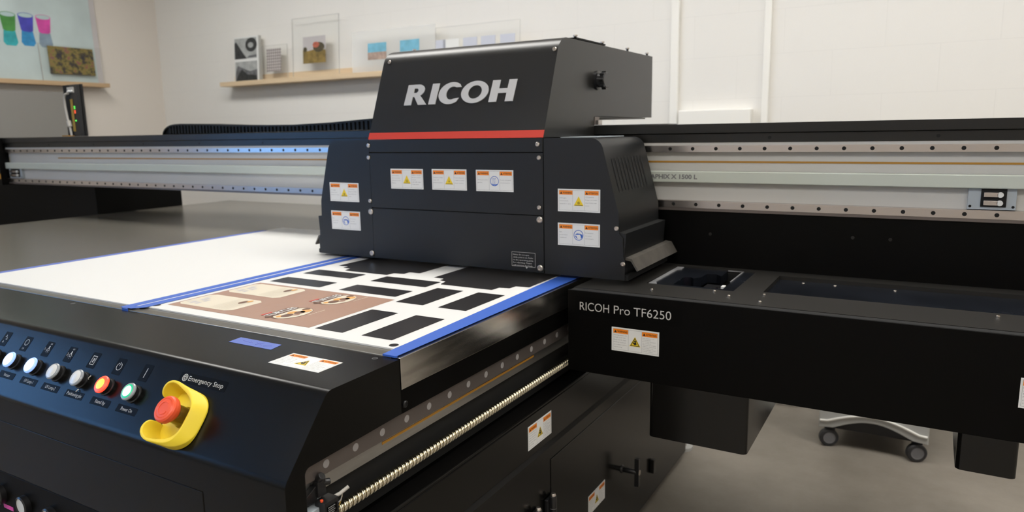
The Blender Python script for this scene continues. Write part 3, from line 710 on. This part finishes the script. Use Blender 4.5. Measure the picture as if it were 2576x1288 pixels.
# connectors
for x0, w_, mir in ((.100, .047, 1), (-3.965, .079, 0)):
    c = MB(); c.box(x0-.024 if mir else x0-.02, x0+w_+.018, Y0+.007, Y0+.0179, 1.0130, 1.0590, 'plate')
    c.box(x0, x0+w_, Y0+.004, Y0+.0069, 1.019, 1.0585, 'deep')
    for z in (1.046, 1.028):
        c.box(x0+.005, x0+w_-.016, Y0-.003, Y0+.0039, z-.005, z+.005, 'rail'); c.cyl((x0+w_-.012, Y0-.003, z), (x0+w_-.012, Y0+.004, z), .006, 'label', 14)
    for x in (x0-.019, x0+w_+.013): c.cyl((x, Y0+.006, 1.0195), (x, Y0+.0068, 1.0195), .003, 'deep', 12)
    part('connector', c, gt, .0006, label='black socket with two white plugs on blue grey plate')
# legs of the gantry at its far end
part('end_leg', MB().box(-4.75, -3.462, 2.0, 2.46, .30, .984, 'black'), gt, .002)
part('end_leg_foot', MB().box(-4.75, -3.60, 1.9, 2.5, .0, .31, 'black'), gt, .002)
# upright board with lights and cable
ub = MB(); ub.box(-3.633, -3.485, 2.000, 2.012, 1.2125, 1.4535, 'deep')
bb = part('upright_board', ub, gt, .001, label='black upright board with cable and small lights')
u = MB(); u.box(-3.552, -3.490, 1.985, 2.000, 1.2125, 1.452, 'bplastic'); u.box(-3.553, -3.536, 1.982, 1.9849, 1.235, 1.385, 'mustard'); part('terminal_strip', u, bb, .001)
u = MB(); u.box(-3.565, -3.515, 1.980, 1.9985, 1.415, 1.440, 'cable')
for i in range(4): u.cyl((-3.555+.011*i, 1.975, 1.42), (-3.555+.011*i, 1.98, 1.42+.004*(i % 2)), .004, 'label', 10)
part('plug', u, bb, .001)
cb = [(-3.553, 1.978, 1.412), (-3.575, 1.975, 1.408), (-3.585, 1.975, 1.39), (-3.585, 1.975, 1.35), (-3.578, 1.975, 1.30), (-3.570, 1.975, 1.27), (-3.560, 1.975, 1.2155)]
part('cable', MB().tube(cb, .0050, 'cable').cyl((-3.572, 1.975, 1.285), (-3.566, 1.975, 1.258), .010, 'cable', 14), bb, label='pale grey cable')
for z, k in ((1.350, 'led_green'), (1.342, 'led_green'), (1.330, 'led_red'), (1.322, 'led_red'), (1.285, 'led_green')):
    part('light', MB().box(-3.529, -3.522, 1.9835, 1.9849, z-.003, z+.003, k), bb)
part('tag', MB().box(-3.615, -3.560, 1.96, 1.99, 1.2122, 1.2170, 'orange_tape'), gt, label='orange tag')
# cable chain
top = [(-3.035, 1.2145), (-3.030, 1.224), (-3.018, 1.236), (-3.000, 1.246), (-2.975, 1.2535), (-2.945, 1.2570), (-2.90, 1.2580), (-2.8, 1.2560), (-2.6, 1.2480), (-2.4, 1.2430), (-2.2, 1.2410), (-2.0, 1.2455), (-1.8, 1.2555), (-1.6, 1.2650), (-1.368, 1.2735)]
ch = MB(); M['chain'] = mat('chain_grey', (.012, .013, .012), .5, spec=.3)
def topz(x):
    for a, b in zip(top, top[1:]):
        if a[0] <= x <= b[0]: return a[1]+(b[1]-a[1])*(x-a[0])/(b[0]-a[0])
inner = [(-1.368, 1.2150), (-2.60, 1.2150), (-2.95, 1.2145)]
ch.prism(top+inner, 'y', 2.10, 2.20, 'deep')
ch.prism(top+[(x, z-.007) for x, z in top[::-1]], 'y', 2.088, 2.212, 'chain')
x = -2.985
while x < -1.38:
    zt = topz(x); ch.box(x-.0055, x+.0055, 2.092, 2.10, 1.2150, zt-.006, 'chain'); x += .021
part('cable_chain', ch, gt, label='black segmented cable chain')
part('chain_tray', MB().box(-3.02, -.7, 2.16, 2.26, 1.195, 1.2145, 'black').box(-2.82, -2.66, 2.165, 2.20, 1.2145, 1.228, 'conduit'), gt, .002)
# ---- side station (box that carries the maintenance unit)
sx0, sx1, sy0, sy1 = -.706, 1.15, 1.472, 1.885
M['capframe'] = mat('capping_frame', (.30, .30, .31), .35, .3, var=.3, vscale=25)
st = MB()
st.box(sx0, sx1, sy0, sy0+.004, .646, .8386, 'black')       # front face
st.box(sx0, sx0+.004, sy0+.004, sy1, .646, .8300, 'black')
st.box(sx0, sx1, sy0+.004, sy1, .646, .650, 'black')
part('station_case', st, gt, .0012, label='black side station case under the beam')
tp = MB(); zt0, zt1 = .829, .8388
ox0, ox1, oy0, oy1 = -.5675, -.3635, 1.612, 1.860   # capping opening
rx0, ry0, ry1 = -.303, 1.632, 1.832
tp.box(sx0+.004, ox0, sy0+.026, sy1, zt0, zt1, 'grey_dark').box(ox0, ox1, sy0+.026, oy0, zt0, zt1, 'grey_dark').box(ox0, ox1, oy1, sy1, zt0, zt1, 'grey_dark')
tp.box(ox1, rx0, sy0+.026, sy1, zt0, zt1, 'grey_dark').box(rx0, sx1, sy0+.026, ry0, zt0, zt1, 'grey_dark').box(rx0, sx1, ry1, sy1, zt0, zt1, 'grey_dark')
part('station_top', tp, gt, label='dark grey top plate of the side station')
part('groove', MB().box(sx0+.004, sx1, sy0+.004, sy0+.0275, .834, .8377, 'deep'), gt)
part('tray', MB().box(rx0, sx1, ry0, ry1, .818, .8295, 'tray'), gt, label='blue grey recessed tray')
screw_heads(gt, [(-.245, 1.812, .8272), (-.175, 1.812, .8272), (-.295, 1.60, .8388), (-.53, 1.545, .8388), (-.36, 1.555, .8388), (-.29, 1.53, .8388), (-.05, 1.812, .8272), (.13, 1.60, .8388), (-.40, 1.59, .8388)], .0035, (0, 0, 1), 'screw')
cu_ = MB(); cu_.box(ox0, ox1, oy0, oy1, .74, .752, 'deep').box(ox0, ox0+.002, oy0, oy1, .752, zt0, 'deep').box(ox0, ox1, oy1-.002, oy1, .752, zt0, 'deep').box(ox1-.002, ox1, oy0, oy1, .752, zt0, 'deep').box(ox0, ox1, oy0, oy0+.002, .752, zt0, 'deep')
pit = [(-.511, 1.6415), (-.513, 1.7335), (-.497, 1.743), (-.487, 1.729), (-.474, 1.752), (-.473, 1.799), (-.449, 1.804), (-.433, 1.783), (-.434, 1.8535), (-.4055, 1.8535), (-.3945, 1.755), (-.3945, 1.645)]
cu_.prism([(ox0+.003, 1.615), (-.3945, 1.615), (-.3945, 1.6415)]+pit[:1]+pit[1:9]+[(-.434, 1.857), (ox0+.003, 1.857)], 'z', .812, .8350, 'tray')
cu_.box(-.3940, ox1-.002, 1.615, 1.857, .812, .8350, 'tray')
cu_.prism([(-.5655, 1.6245), (-.5450, 1.6245), (-.5470, 1.6300), (-.5545, 1.6480), (-.5540, 1.8165), (-.5465, 1.8270), (-.5485, 1.8560), (-.5655, 1.8560)], 'z', .8351, .8372, 'capframe')
cu_.box(-.4330, -.3960, 1.8545, 1.8575, .8351, .8372, 'capframe').box(-.3965, -.3935, 1.72, 1.8575, .8351, .8372, 'capframe')
cu_.box(-.505, -.462, 1.655, 1.685, .76, .825, 'bplastic').box(-.455, -.42, 1.69, 1.74, .76, .822, 'bplastic').box(-.450, -.437, 1.665, 1.675, .79, .822, 'cup_pink').cyl((-.412, 1.665, .80), (-.412, 1.665, .832), .004, 'rail', 12).box(-.405, -.397, 1.668, 1.685, .80, .8345, 'label')
part('capping_unit', cu_, gt, label='recessed capping unit with metal frame')
part('station_back_panel', MB().box(-.722, sx1, Y0+.0075, Y0+.013, .83, .985, 'black').cyl((-.49, Y0+.0065, .925), (-.49, Y0+.008, .925), .004, 'grey_dark', 12).cyl((-.15, Y0+.0065, .935), (-.15, Y0+.008, .935), .004, 'grey_dark', 12).cyl((-.07, Y0+.0065, .935), (-.07, Y0+.008, .935), .004, 'grey_dark', 12), gt)
for x0, x1, z0 in ((-.5078, -.2935, .5200), (.0770, .1700, .5760)):
    P_ = rrect(x0, sy0+.0005, x1, 1.93, .011, 5)
    part('station_post', MB().prism(P_, 'z', z0, .646, 'gloss', True), gt).modifiers.new('e', 'EDGE_SPLIT').split_angle = math.radians(40)
put_label('crush', gt, (-.5415, sy0-.0004, .7360), (1, 0, 0), (0, 0, 1), 'white and orange crush warning label under the machine name')
put_label('crush', gt, (.2165, sy0-.0004, .7375), (1, 0, 0), (0, 0, 1), 'white and orange crush warning label farther along the station')
mb = MB(); put_shape(mb, [rect(-.012, -.0125, .240, .031)], 'sticker', -.0001)
def wtxt(s, x0, x1, h=.0200): put_text(mb, s, x0, 0, h, 'gtext', width=x1-x0, z=.0004, res=6, weight=-.004)
wtxt('RICOH', 0, .0720); wtxt('Pro', .0835, .1215); wtxt('TF6250', .1300, .2150)
part('name_plate', mb, gt, W=frame((-.6755, sy0-.0003, .7935), (1, 0, -.001), (0, 0, 1)), label='RICOH Pro TF6250 lettering')

# ================================================================== CARRIAGE
YC = 1.565; CX0, CX1 = -1.364, -.815; ZC0, ZC1 = .850, 1.1830
cr = thing('print_carriage', (-1.0885, 1.7, .85), 'black print head carriage with RICOH lettering and red stripe above the bed', 'print carriage')
part('chassis', MB().box(CX0-.004, CX1+.004, YC+.004, 1.86, .862, 1.181, 'deep'), cr)
for z0, z1 in ((1.1490, ZC1), (.9945, 1.1470), (ZC0, .9925)):
    part('front_panel', MB().box(CX0+.001, CX1-.0012, YC, YC+.0035, z0, z1, 'carr'), cr, .0009)
# wings (mirror images): outline in (x,z)
CXM = -1.0885
wing = [(-.8138, ZC0), (-.8138, ZC1-.0005), (-.689, 1.1822)]+arcpts((-.692, 1.148), .034, 88, 22, 7)+[(-.6200, 1.008), (-.6180, .960), (-.6085, .950), (-.6070, .905), (-.6030, .895), (-.6030, ZC0)]
shell = [(-.8138, ZC1-.0025), (-.689, 1.1805)]+arcpts((-.693, 1.148), .0325, 88, 22, 7)+[(-.6218, 1.008), (-.6200, .9625), (-.6020, .9610), (-.6020, .9570), (-.6060, .893), (-.6060, .862), (-.8138, .862)]
for sgn in (1, -1):
    def mx(P_): return P_ if sgn == 1 else [(2*CXM-p[0], p[1]) for p in P_][::-1]
    wface = MB().prism(mx(wing), 'y', YC, YC+.003, 'carr')
    w_ = part('side_cover', wface, cr, .0008, label='black side cover of the carriage')
    sh = MB().prism(mx(shell), 'y', YC+.003, 1.853, 'carr', True)
    so = part('cover_shell', sh, w_); so.modifiers.new('e', 'EDGE_SPLIT').split_angle = math.radians(30)
    # vent slots cut look: thin dark slots lying on the sloping flank
    vt = MB(); a0 = Vector((-.6565, 0, 1.1365)); a1 = Vector((-.6218, 0, 1.008)); dv = (a1-a0); nrm = Vector((-dv.z, 0, dv.x)).normalized(); nrm = nrm if nrm.x > 0 else -nrm
    for i in range(10):
        y = 1.604+.0215*i
        A, B = a0+dv*.03, a0+dv*.63
        q = []
        for P_, yy in ((A, y), (A, y+.0075), (B, y+.0075), (B, y)):
            X = P_+nrm*.0009; q.append((X.x if sgn == 1 else 2*CXM-X.x, yy, X.z))
        vt.poly3(q, 'deep')
    part('vent', vt, w_, label='row of vertical vent slots')
    fl = MB(); f_ = [(-.606, .903), (-.590, .901), (-.574, .874), (-.577, .872), (-.592, .895), (-.606, .897)]
    fl.prism(mx(f_), 'y', 1.575, 1.875, 'flap'); part('wiper_flap', fl, w_, label='dark rubber flap')
    kb = MB().prism(mx([(-.6065, .862), (-.596, .862), (-.596, .850), (-.6065, .850)]), 'y', YC+.003, 1.86, 'deep'); part('skirt', kb, w_)
XW = {1: 0}
screw_heads(cr, [(-.8300, YC, 1.1678), (-.8265, YC, 1.1353), (-.8275, YC, 1.0140), (-1.3635, YC, 1.1678), (-1.3655, YC, 1.1345), (-1.3675, YC, 1.0130), (-.6244, YC, .9724), (-.6075, YC, .8891)], .0057)
screw_heads(cr, [(-.8262, YC, .9836), (-.8262, YC, .8621), (-1.3670, YC, .9826), (-1.3700, YC, .8623)], .0082)
# hood
hp = [(YC+.002, ZC1), (1.6462, 1.3930)]+[(1.6462+.0, 1.3930)]
R0 = .058
# slope unit and rounded top bend
sl = Vector((.087, .223)).normalized()
c0 = Vector((1.6462, 1.3930)); nrm2 = Vector((sl.y, -sl.x))   # inward (to +y)
cc = c0+nrm2*R0
a0 = math.degrees(math.atan2(-nrm2.y, -nrm2.x)) % 360
arc_ = arcpts((cc.x, cc.y), R0, a0, 90.5, 10)
hood = [(YC+.0008, ZC1+.0005)]+arc_+[(2.345, 1.4330), (2.345, 1.2370), (1.871, 1.2370), (1.871, ZC1+.0005)]
hb = MB().prism(hood, 'x', CX0, CX1, 'hood', True)
hdo = part('hood', hb, cr, label='black sloped hood with red stripe'); hdo.modifiers.new('e', 'EDGE_SPLIT').split_angle = math.radians(30)
# frame on the sloping front: local x right, y up the slope
HW = frame((0, YC+.0004, ZC1+.0002), (1, 0, 0), (0, sl.x, sl.y))
part('red_stripe', MB().box(CX0, CX1, .0008, .0200, -.0002, .0007, 'redstripe'), hdo, W=HW, label='red stripe')
screw_heads(cr, [HW @ Vector((-.8240, .2300, 0)), HW @ Vector((-1.3440, .2300, 0))], .0055, HW.to_3x3() @ Vector((0, 0, 1)))
# lettering
hh = .0585
def stem(x0, x1): return rect(x0, 0, x1, hh)
O_ = lambda cx, rx, ix, iy=.0185: [circ(cx, hh/2, rx, 48, ry=hh/2+.0012), circ(cx+.0008, hh/2, ix, 48, ry=iy)]
Rl = [[(0, 0), (0, hh), (.036, hh)]+[(.036+.0225*cos(math.radians(a)), .0415+.0170*sin(math.radians(a))) for a in range(80, -61, -10)]+[(.0745, 0), (.0475, 0), (.0290, .0235), (.0235, .0235), (.0235, 0)],
      [(.0235, .0345), (.0235, .0480), (.0310, .0480)]+[(.0310+.0070*cos(math.radians(a)), .04125+.00675*sin(math.radians(a))) for a in range(75, -76, -15)]+[(.0310, .0345)]]
Cc = (.0365, hh/2)
def el(rx, ry, a, cx=0.): t_ = math.radians(a); return (Cc[0]+cx+rx*cos(t_), Cc[1]+ry*sin(t_))
Cl = [[el(.0385, .0305, a) for a in range(52, 309, 8)]+[(.0655, .0150)]+[el(.0185, .0185, a, .004) for a in range(300, 59, -8)]+[(.0655, .0455)]]
Hl = [[(.0004, 0), (.0004, hh), (.0230, hh), (.0230, .0350), (.0486, .0350), (.0486, hh), (.0714, hh), (.0714, 0), (.0486, 0), (.0486, .0232), (.0230, .0232), (.0230, 0)]]
shear = lambda x0: (lambda p: (x0+p[0]+p[1]*.06, .0975+p[1]))
for nm, polys, x0 in (('R', Rl, -1.2606), ('I', [stem(.0004, .0228)], -1.1790), ('C', Cl, -1.1495), ('O', O_(.0420, .0414, .0208), -1.0800), ('H', Hl, -.9895)):
    mb = MB(); put_shape(mb, polys, 'silver', .0012, .0009, .0002, T=shear(x0))
    part('letter', mb, hdo, W=HW, label='silver raised letter '+nm)
kn = MB(); kn.lathe([(.0, 0), (.026, 0), (.026, .004), (.019, .006), (.018, .014), (.022, .016), (.022, .026), (.019, .028), (0, .028)], (CX1, 1.892, 1.334), (1, 0, 0), 'bplastic', 24)
for i in range(8):
    a = i*PI/4; kn.cyl((CX1+.015, 1.892+.021*cos(a), 1.334+.021*sin(a)), (CX1+.027, 1.892+.021*cos(a), 1.334+.021*sin(a)), .004, 'bplastic', 8)
part('knob', kn, hdo, label='black round knob')
tp = MB(); tp.box(CX1-.035, CX1-.004, 1.765, 1.960, 1.4335, 1.4375, 'black'); part('top_plate', tp, hdo)
for (x, y) in ((CX1-.012, 1.775), (CX1-.012, 1.955), (CX1-.012, 2.15), (CX1-.012, 2.325), (CX0+.012, 1.775)):
    part('thumb_screw', MB().cyl((x, y, 1.433), (x, y, 1.444), .0035, 'bplastic', 10).cyl((x, y, 1.441), (x, y, 1.4445), .006, 'screw', 12), hdo)
part('hood_bracket', MB().box(CX1-.05, CX1+.002, 1.8725, 1.905, 1.2135, 1.236, 'railside').box(CX1-.01, CX1+.012, 1.875, 1.90, 1.2135, 1.226, 'rail'), cr, .001)
part('hood_lining', MB().box(CX0+.01, CX1-.02, 1.90, 2.34, 1.2325, 1.2365, 'trolley'), hdo, label='pale underside plate')
part('shoulder_plate', MB().box(CX1-.0, CX1+.10, 1.66, 1.84, 1.1815, 1.1835, 'plate').box(CX0-.08, CX0, 1.66, 1.84, 1.1815, 1.1835, 'plate'), cr)
X_, Z_ = (1, 0, 0), (0, 0, 1)
for kind, x, z, lab in (('hot', -1.2337, 1.0770, 'warning label nearest the blank board on middle panel'), ('shock', -1.0940, 1.0775, 'warning label in the centre of the middle panel'), ('glove', -.9545, 1.0773, 'warning label with blue glove symbol on middle panel'),
                        ('uv', -.7208, 1.0345, 'warning label with yellow triangle on the side cover next to the station'), ('eye', -.7213, .9522, 'warning label with blue face symbol on the side cover next to the station'),
                        ('uv', -1.4635, 1.0350, 'warning label with yellow triangle on the side cover over the blank board'), ('eye', -1.4635, .9527, 'warning label with blue face symbol on the side cover over the blank board')):
    put_label(kind, cr, (x, YC-.0004, z), X_, Z_, lab)
rp = MB(); put_shape(rp, [rrect(-.034, -.0185, .034, .0185, .001), rrect(-.0332, -.0177, .0332, .0177, .001)], 'gtext', .0002)
for i in range(5): put_text(rp, ['Notice: Do not open', 'while print is on. Refer', 'to the operating guide', 'for adjusting. Please', 'call service for help.'][i], -.030, .0100-.0068*i, .0036, 'gtext', width=.046+.012*(i > 0)-.004*(i == 3), z=.0003, res=1, weight=.01)
put_shape(rp, [tri(.009, -.0185, -.006)], 'gtext', .0002)
part('notice_plate', rp, cr, W=frame((-.8738, YC-.0003, .8808), X_, Z_), label='small grey outlined notice plate')

# ================================================================== PICTURE LEDGES AND PRINTS
yb = YB
lg = thing('picture_ledge', (-3.0, 3.40, 1.53), 'pale wooden picture ledge on the back wall behind the printer', 'shelf')
part('shelf_board', MB().box(-4.205, -1.75, 3.365, yb-.013, 1.530, 1.545, 'wood'), lg, .001)
part('front_lip', MB().box(-4.205, -1.75, 3.355, 3.365, 1.530, 1.5585, 'wood'), lg, .001)
part('back_board', MB().box(-4.165, -1.78, yb-.012, yb, 1.530, 1.600, 'wood'), lg, .001)
lx = XL
lg2 = thing('picture_ledge', (-4.93, 2.5, 1.54), 'pale wooden picture ledge on the left wall under the cup poster', 'shelf')
part('shelf_board', MB().box(lx+.013, -4.885, 1.6, 3.0, 1.540, 1.555, 'woodx'), lg2, .001)
part('front_lip', MB().box(-4.885, -4.875, 1.6, 3.0, 1.540, 1.567, 'woodx'), lg2, .001)
part('back_board', MB().box(lx, lx+.012, 1.6, 2.985, 1.540, 1.606, 'woodx'), lg2, .001)
# prints: local frame x right, y up, leaning back a little
def lean(x, y, z, ux, tilt, nrm):  # origin bottom-left
    up = Vector((0, 0, 1))*cos(tilt)-Vector(nrm)*sin(tilt)
    return frame((x, y, z), ux, up)
def panel(mb, w, h, k='acrylic', t=.004, edge='acrylic_edge'):
    mb.poly3([(0, 0, 0), (w, 0, 0), (w, h, 0), (0, h, 0)], k)
    if edge:
        e = .0010
        for R_ in (rect(0, 0, w, e), rect(0, h-e, w, h), rect(0, 0, e, h), rect(w-e, 0, w, h)):
            mb.prism(R_, 'z', -t, .0003, edge)
def pr(name, W, lab, cat='print'):
    t_ = thing(name, W.translation, lab, cat); return t_
B = (0, -1, 0)
# black and white double print
W = lean(-4.098, 3.395, 1.5475, (1, 0, 0), .06, B)
mb = MB(); mb.box(0, .238, 0, .300, -.018, 0, 'label'); mb.box(.232, .2385, 0, .300, -.0185, .0004, 'acrylic_edge')
t_ = pr('art_block', W, 'narrow acrylic block with two stacked black and white pictures on the back ledge', 'picture')
part('block', mb, t_, W=W)
mb = MB(); put_shape(mb, [rect(.004, .158, .215, .290)], 'bw_light', .001); put_shape(mb, [[(.004, .158), (.12, .158), (.08, .20), (.02, .27), (.004, .26)]], 'bw_dark', .0014)
put_shape(mb, [circ(.165, .245, .055, ry=.045), circ(.16, .243, .026, ry=.018)], 'bw_dark', .0014); put_shape(mb, [[(.12, .160), (.215, .165), (.215, .180), (.14, .175)]], 'bw_mid', .0014)
part('picture', mb, t_, W=W)
mb = MB(); put_shape(mb, [rect(.006, .006, .218, .140)], 'bw_light', .001); put_shape(mb, [[(.006, .006), (.218, .006), (.218, .085), (.15, .075), (.10, .09), (.03, .115), (.006, .06)]], 'bw_mid', .0014); put_shape(mb, [[(.006, .006), (.218, .006), (.21, .045), (.12, .055), (.07, .09), (.03, .05)]], 'bw_dark', .0018)
part('picture', mb, t_, W=W)
# grid print
W = lean(-3.838, 3.395, 1.546, (1, 0, 0), .06, B); t_ = pr('art_print', W, 'small clear panel with a dark woven grid picture, beside the black and white block', 'picture')
mb = MB(); panel(mb, .235, .228); part('sheet', mb, t_, W=W)
mb = MB(); put_shape(mb, [rect(.050, .062, .178, .205)], 'gridbg', .001)
for i in range(7): put_shape(mb, [rect(.052+.0195*i, .060, .0565+.0195*i, .208)], 'grid', .0014)
for i in range(8): put_shape(mb, [rect(.046, .066+.0185*i, .183, .0695+.0185*i)], 'grid', .0016)
part('picture', mb, t_, W=W)
# landscape print
W = lean(-3.545, 3.385, 1.546, (1, 0, 0), .06, B); t_ = pr('art_print', W, 'large clear panel with a landscape of a red tree on the back ledge', 'picture')
mb = MB(); panel(mb, .392, .372); part('sheet', mb, t_, W=W)
mb = MB(); o_ = (.092, .092)
F_ = lambda p: (p[0]+o_[0], p[1]+o_[1])
put_shape(mb, [rect(0, 0, .192, .162)], 'photo_haze', .001, T=F_); put_shape(mb, [[(0, 0), (.192, 0), (.192, .075), (.11, .085), (.04, .075), (0, .085)]], 'photo_grass', .0014, T=F_)
put_shape(mb, [circ(.135, .095, .048, 20, ry=.03)], 'photo_tree', .0018, T=F_); put_shape(mb, [circ(.112, .110, .028, 18, ry=.018)], 'photo_redtree', .002, T=F_); put_shape(mb, [circ(.02, .085, .016, 12)], 'photo_tree', .0018, T=F_)
part('picture', mb, t_, W=W)
# frosted panel with two beach pictures
W = lean(-3.045, 3.382, 1.546, (1, 0, 0), .06, B); t_ = pr('art_print', W, 'frosted panel with two small beach pictures, partly behind the print carriage', 'picture')
mb = MB(); panel(mb, .610, .250, 'frosted', edge=None); part('sheet', mb, t_, W=W)
for x0, x1, y0, y1 in ((.122, .262, .082, .177), (.362, .500, .060, .177)):
    mb = MB(); put_shape(mb, [rect(x0, (y0+y1)/2-.005, x1, y1)], 'photo_sky', .001); put_shape(mb, [rect(x0, y0, x1, (y0+y1)/2-.005)], 'photo_sand', .001)
    part('picture', mb, t_, W=W)
# clear panel with pale cards
W = lean(-2.433, 3.380, 1.546, (1, 0, 0), .06, B); t_ = pr('art_print', W, 'wide clear panel with a row of pale cards behind the hood', 'picture')
mb = MB(); panel(mb, .540, .226, t=.002); part('sheet', mb, t_, W=W)
for x0, k in ((-.02, 'pale_blue'), (.055, 'label'), (.185, 'pale_blue'), (.30, 'pale_blue'), (.42, 'pale_blue')):
    mb = MB(); mb.box(max(0.003, x0), x0+(.09 if k == 'pale_blue' else .105), .02, .158, -.001, .0012, k); part('card', mb, t_, W=W)
gc = MB().box(XL+.002, XL+.07, 1.2, 2.83, .0, 1.50, 'cabgrey'); gcl = link('wall_cabinet', gc.mesh('wall_cabinet'), None, None, .003)
gcl['label'] = 'shallow plain grey cabinet against the left wall under the ledge'; gcl['category'] = 'cabinet'
# cup poster and autumn print on the left wall
Lx = (0, 1, 0); Ln = (1, 0, 0)
W = lean(-4.935, 1.62, 1.568-.012, Lx, .035, Ln); t_ = pr('poster', W, 'large pale blue poster of coloured glasses leaning on the left wall ledge', 'poster')
mb = MB(); mb.box(0, 1.375, 0, .92, -.006, 0, 'poster'); mb.box(1.34, 1.375, 0, .92, -.0061, .0006, 'photo_haze'); part('sheet', mb, t_, W=W)
def cup(cx, cy, w, h, k, k2, lab):
    mb = MB()
    put_shape(mb, [[(cx-w*.36, cy-h*.95), (cx+w*.36, cy-h*.95), (cx+w*.46, cy-h*1.65), (cx+w*.3, cy-h*1.85), (cx-w*.3, cy-h*1.85), (cx-w*.46, cy-h*1.65)]], k2, .001)
    put_shape(mb, [[(cx-w/2, cy), (cx+w/2, cy), (cx+w*.38, cy-h*.92), (cx+w*.2, cy-h), (cx-w*.2, cy-h), (cx-w*.38, cy-h*.92)]], k, .0014)
    put_shape(mb, [circ(cx, cy, w/2, 28, ry=.016)], k, .0018); put_shape(mb, [circ(cx, cy, w/2-.004, 28, ry=.013)], 'cup_rim', .0022)
    part('picture', mb, t_, W=W, label=lab)
base = 1.556
for y, z, k, k2, l in ((2.445, 1.957, 'cup_green', 'cup_teal', 'green glass'), (2.548, 1.963, 'cup_blue', 'cup_cyan', 'blue glass'), (2.652, 1.963, 'cup_pink', 'cup_grey', 'pink glass'), (2.34, 1.955, 'mustard', 'cup_teal', 'yellow glass')):
    cup(y-1.62, z-base, .092, .100, k, k2, l)
W = lean(-4.915, 2.592, 1.557, Lx, .05, Ln); t_ = pr('art_print', W, 'clear panel with a dark autumn foliage picture in front of the cup poster', 'picture')
mb = MB(); mb.poly3([(0, 0, 0), (.405, 0, 0), (.405, .245, 0), (0, .245, 0)], 'acrylic'); mb.box(0, .003, 0, .245, -.004, .0003, 'acrylic_edge'); part('sheet', mb, t_, W=W)
mb = MB(); mb.box(.052, .343, .058, .232, .0004, .0014, 'autumn'); part('picture', mb, t_, W=W)

# ================================================================== TROLLEY BEHIND
tr = thing('trolley', (-.12, 3.0, 0), 'pale grey wheeled trolley base with arched apron seen under the printer', 'trolley')
tx0, tx1, ty = -.300, .062, 2.816
ap = [(tx0, .075), (tx0, .30), (tx1, .30), (tx1, .075), (tx1-.05, .080)]
for i in range(1, 16):
    t = i/16; x = tx1-.05-(tx1-tx0-.1)*t; z = .080+.040*sin(PI*t); ap.append((x, z))
ap.append((tx0+.05, .080))
for q in (0, .42): part('apron', MB().prism(ap, 'y', ty+q, ty+q+.02, 'trolley'), tr, .003)
rg = MB(); pts = [(tx0+.004, ty-.002, .104)]+[(tx0+.03+(tx1-tx0-.06)*i/16, ty-.002, .106+.040*sin(PI*i/16)) for i in range(17)]+[(tx1-.004, ty-.002, .104)]
rg.tube(pts, .0045, 'conduit', 10); part('apron_rim', rg, tr)
part('cabinet_body', MB().box(tx0, tx1, ty+.02, ty+.42, .16, .60, 'trolley'), tr, .004)
part('underside', MB().box(tx0+.045, tx1-.045, ty+.06, ty+.40, .055, .159, 'rubber'), tr, .004)  # dark box added inside, stands in for the shade behind the arch
for x in (tx0+.035, tx1-.035):
    for y in (ty+.03, ty+.40):
        w = MB(); w.lathe([(.0, -.012), (.018, -.012), (.022, -.013), (.031, -.012), (.034, -.009), (.034, .009), (.031, .012), (.022, .013), (.018, .012), (0, .012)], (x, y-.01, .034), (.35, -.94, 0), 'rubber', 28, ks=['hub', 'hub', 'rubber', 'rubber', 'rubber', 'rubber', 'rubber', 'hub', 'hub'])
        w2 = MB().box(x-.018, x+.018, y-.005, y+.03, .045, .082, 'rubber')
        c_ = part('caster', w2, tr, .004); part('wheel', w, c_)
# low white foot of something standing at the wall
single('floor_box', MB().box(-.62, -.43, 3.175, 3.38, 0, .04, 'conduit'), 'low white box on the floor near the back wall beyond the station post', 'box', bevel=.008)

for o in sc.objects:
    if o.parent is None and 'label' in o:
        for k, g_ in (('masking_tape', 'strips of blue masking tape'), ('art_print', 'clear acrylic prints on the ledges'), ('conduit', 'white conduits on the back wall'), ('picture_ledge', 'wooden picture ledges')):
            if o.name.startswith(k): o['group'] = g_
# ================================================================== WORLD, CAMERA, RENDER
w = bpy.data.worlds.new('World'); sc.world = w; w.use_nodes = True
bg = w.node_tree.nodes['Background']; bg.inputs['Color'].default_value = (.21, .47, .92, 1); bg.inputs['Strength'].default_value = 4.0
cam = bpy.data.cameras.new('Camera'); co = bpy.data.objects.new('Camera', cam); COL.objects.link(co)
r_ = Vector((0.8664795722957033, 0.4989185801941895, -0.01712895593051385)); u_ = Vector((-0.07037999867554956, 0.15605537221870264, 0.9852377259261401)); f_ = Vector((-0.49422647296627586, 0.85248282747437, -0.17033268118778233))
Wc = Matrix((r_, u_, -f_)).transposed().to_4x4(); Wc.translation = (0, 0, 1.2); co.matrix_world = Wc
cam.sensor_width = 36; cam.lens = 1814.9637/2576*36; cam.clip_start = .02; cam.clip_end = 60
cam.dof.use_dof = True; cam.dof.focus_distance = 1.30; cam.dof.aperture_fstop = 5.0
sc.camera = co
vs = sc.view_settings; vs.view_transform = 'Standard'; vs.look = 'None'; vs.gamma = 1; vs.use_curve_mapping = False; vs.exposure = 0.0
sc.display_settings.display_device = 'sRGB'
sc.cycles.max_bounces = 10; sc.cycles.transparent_max_bounces = 12; sc.cycles.use_denoising = True
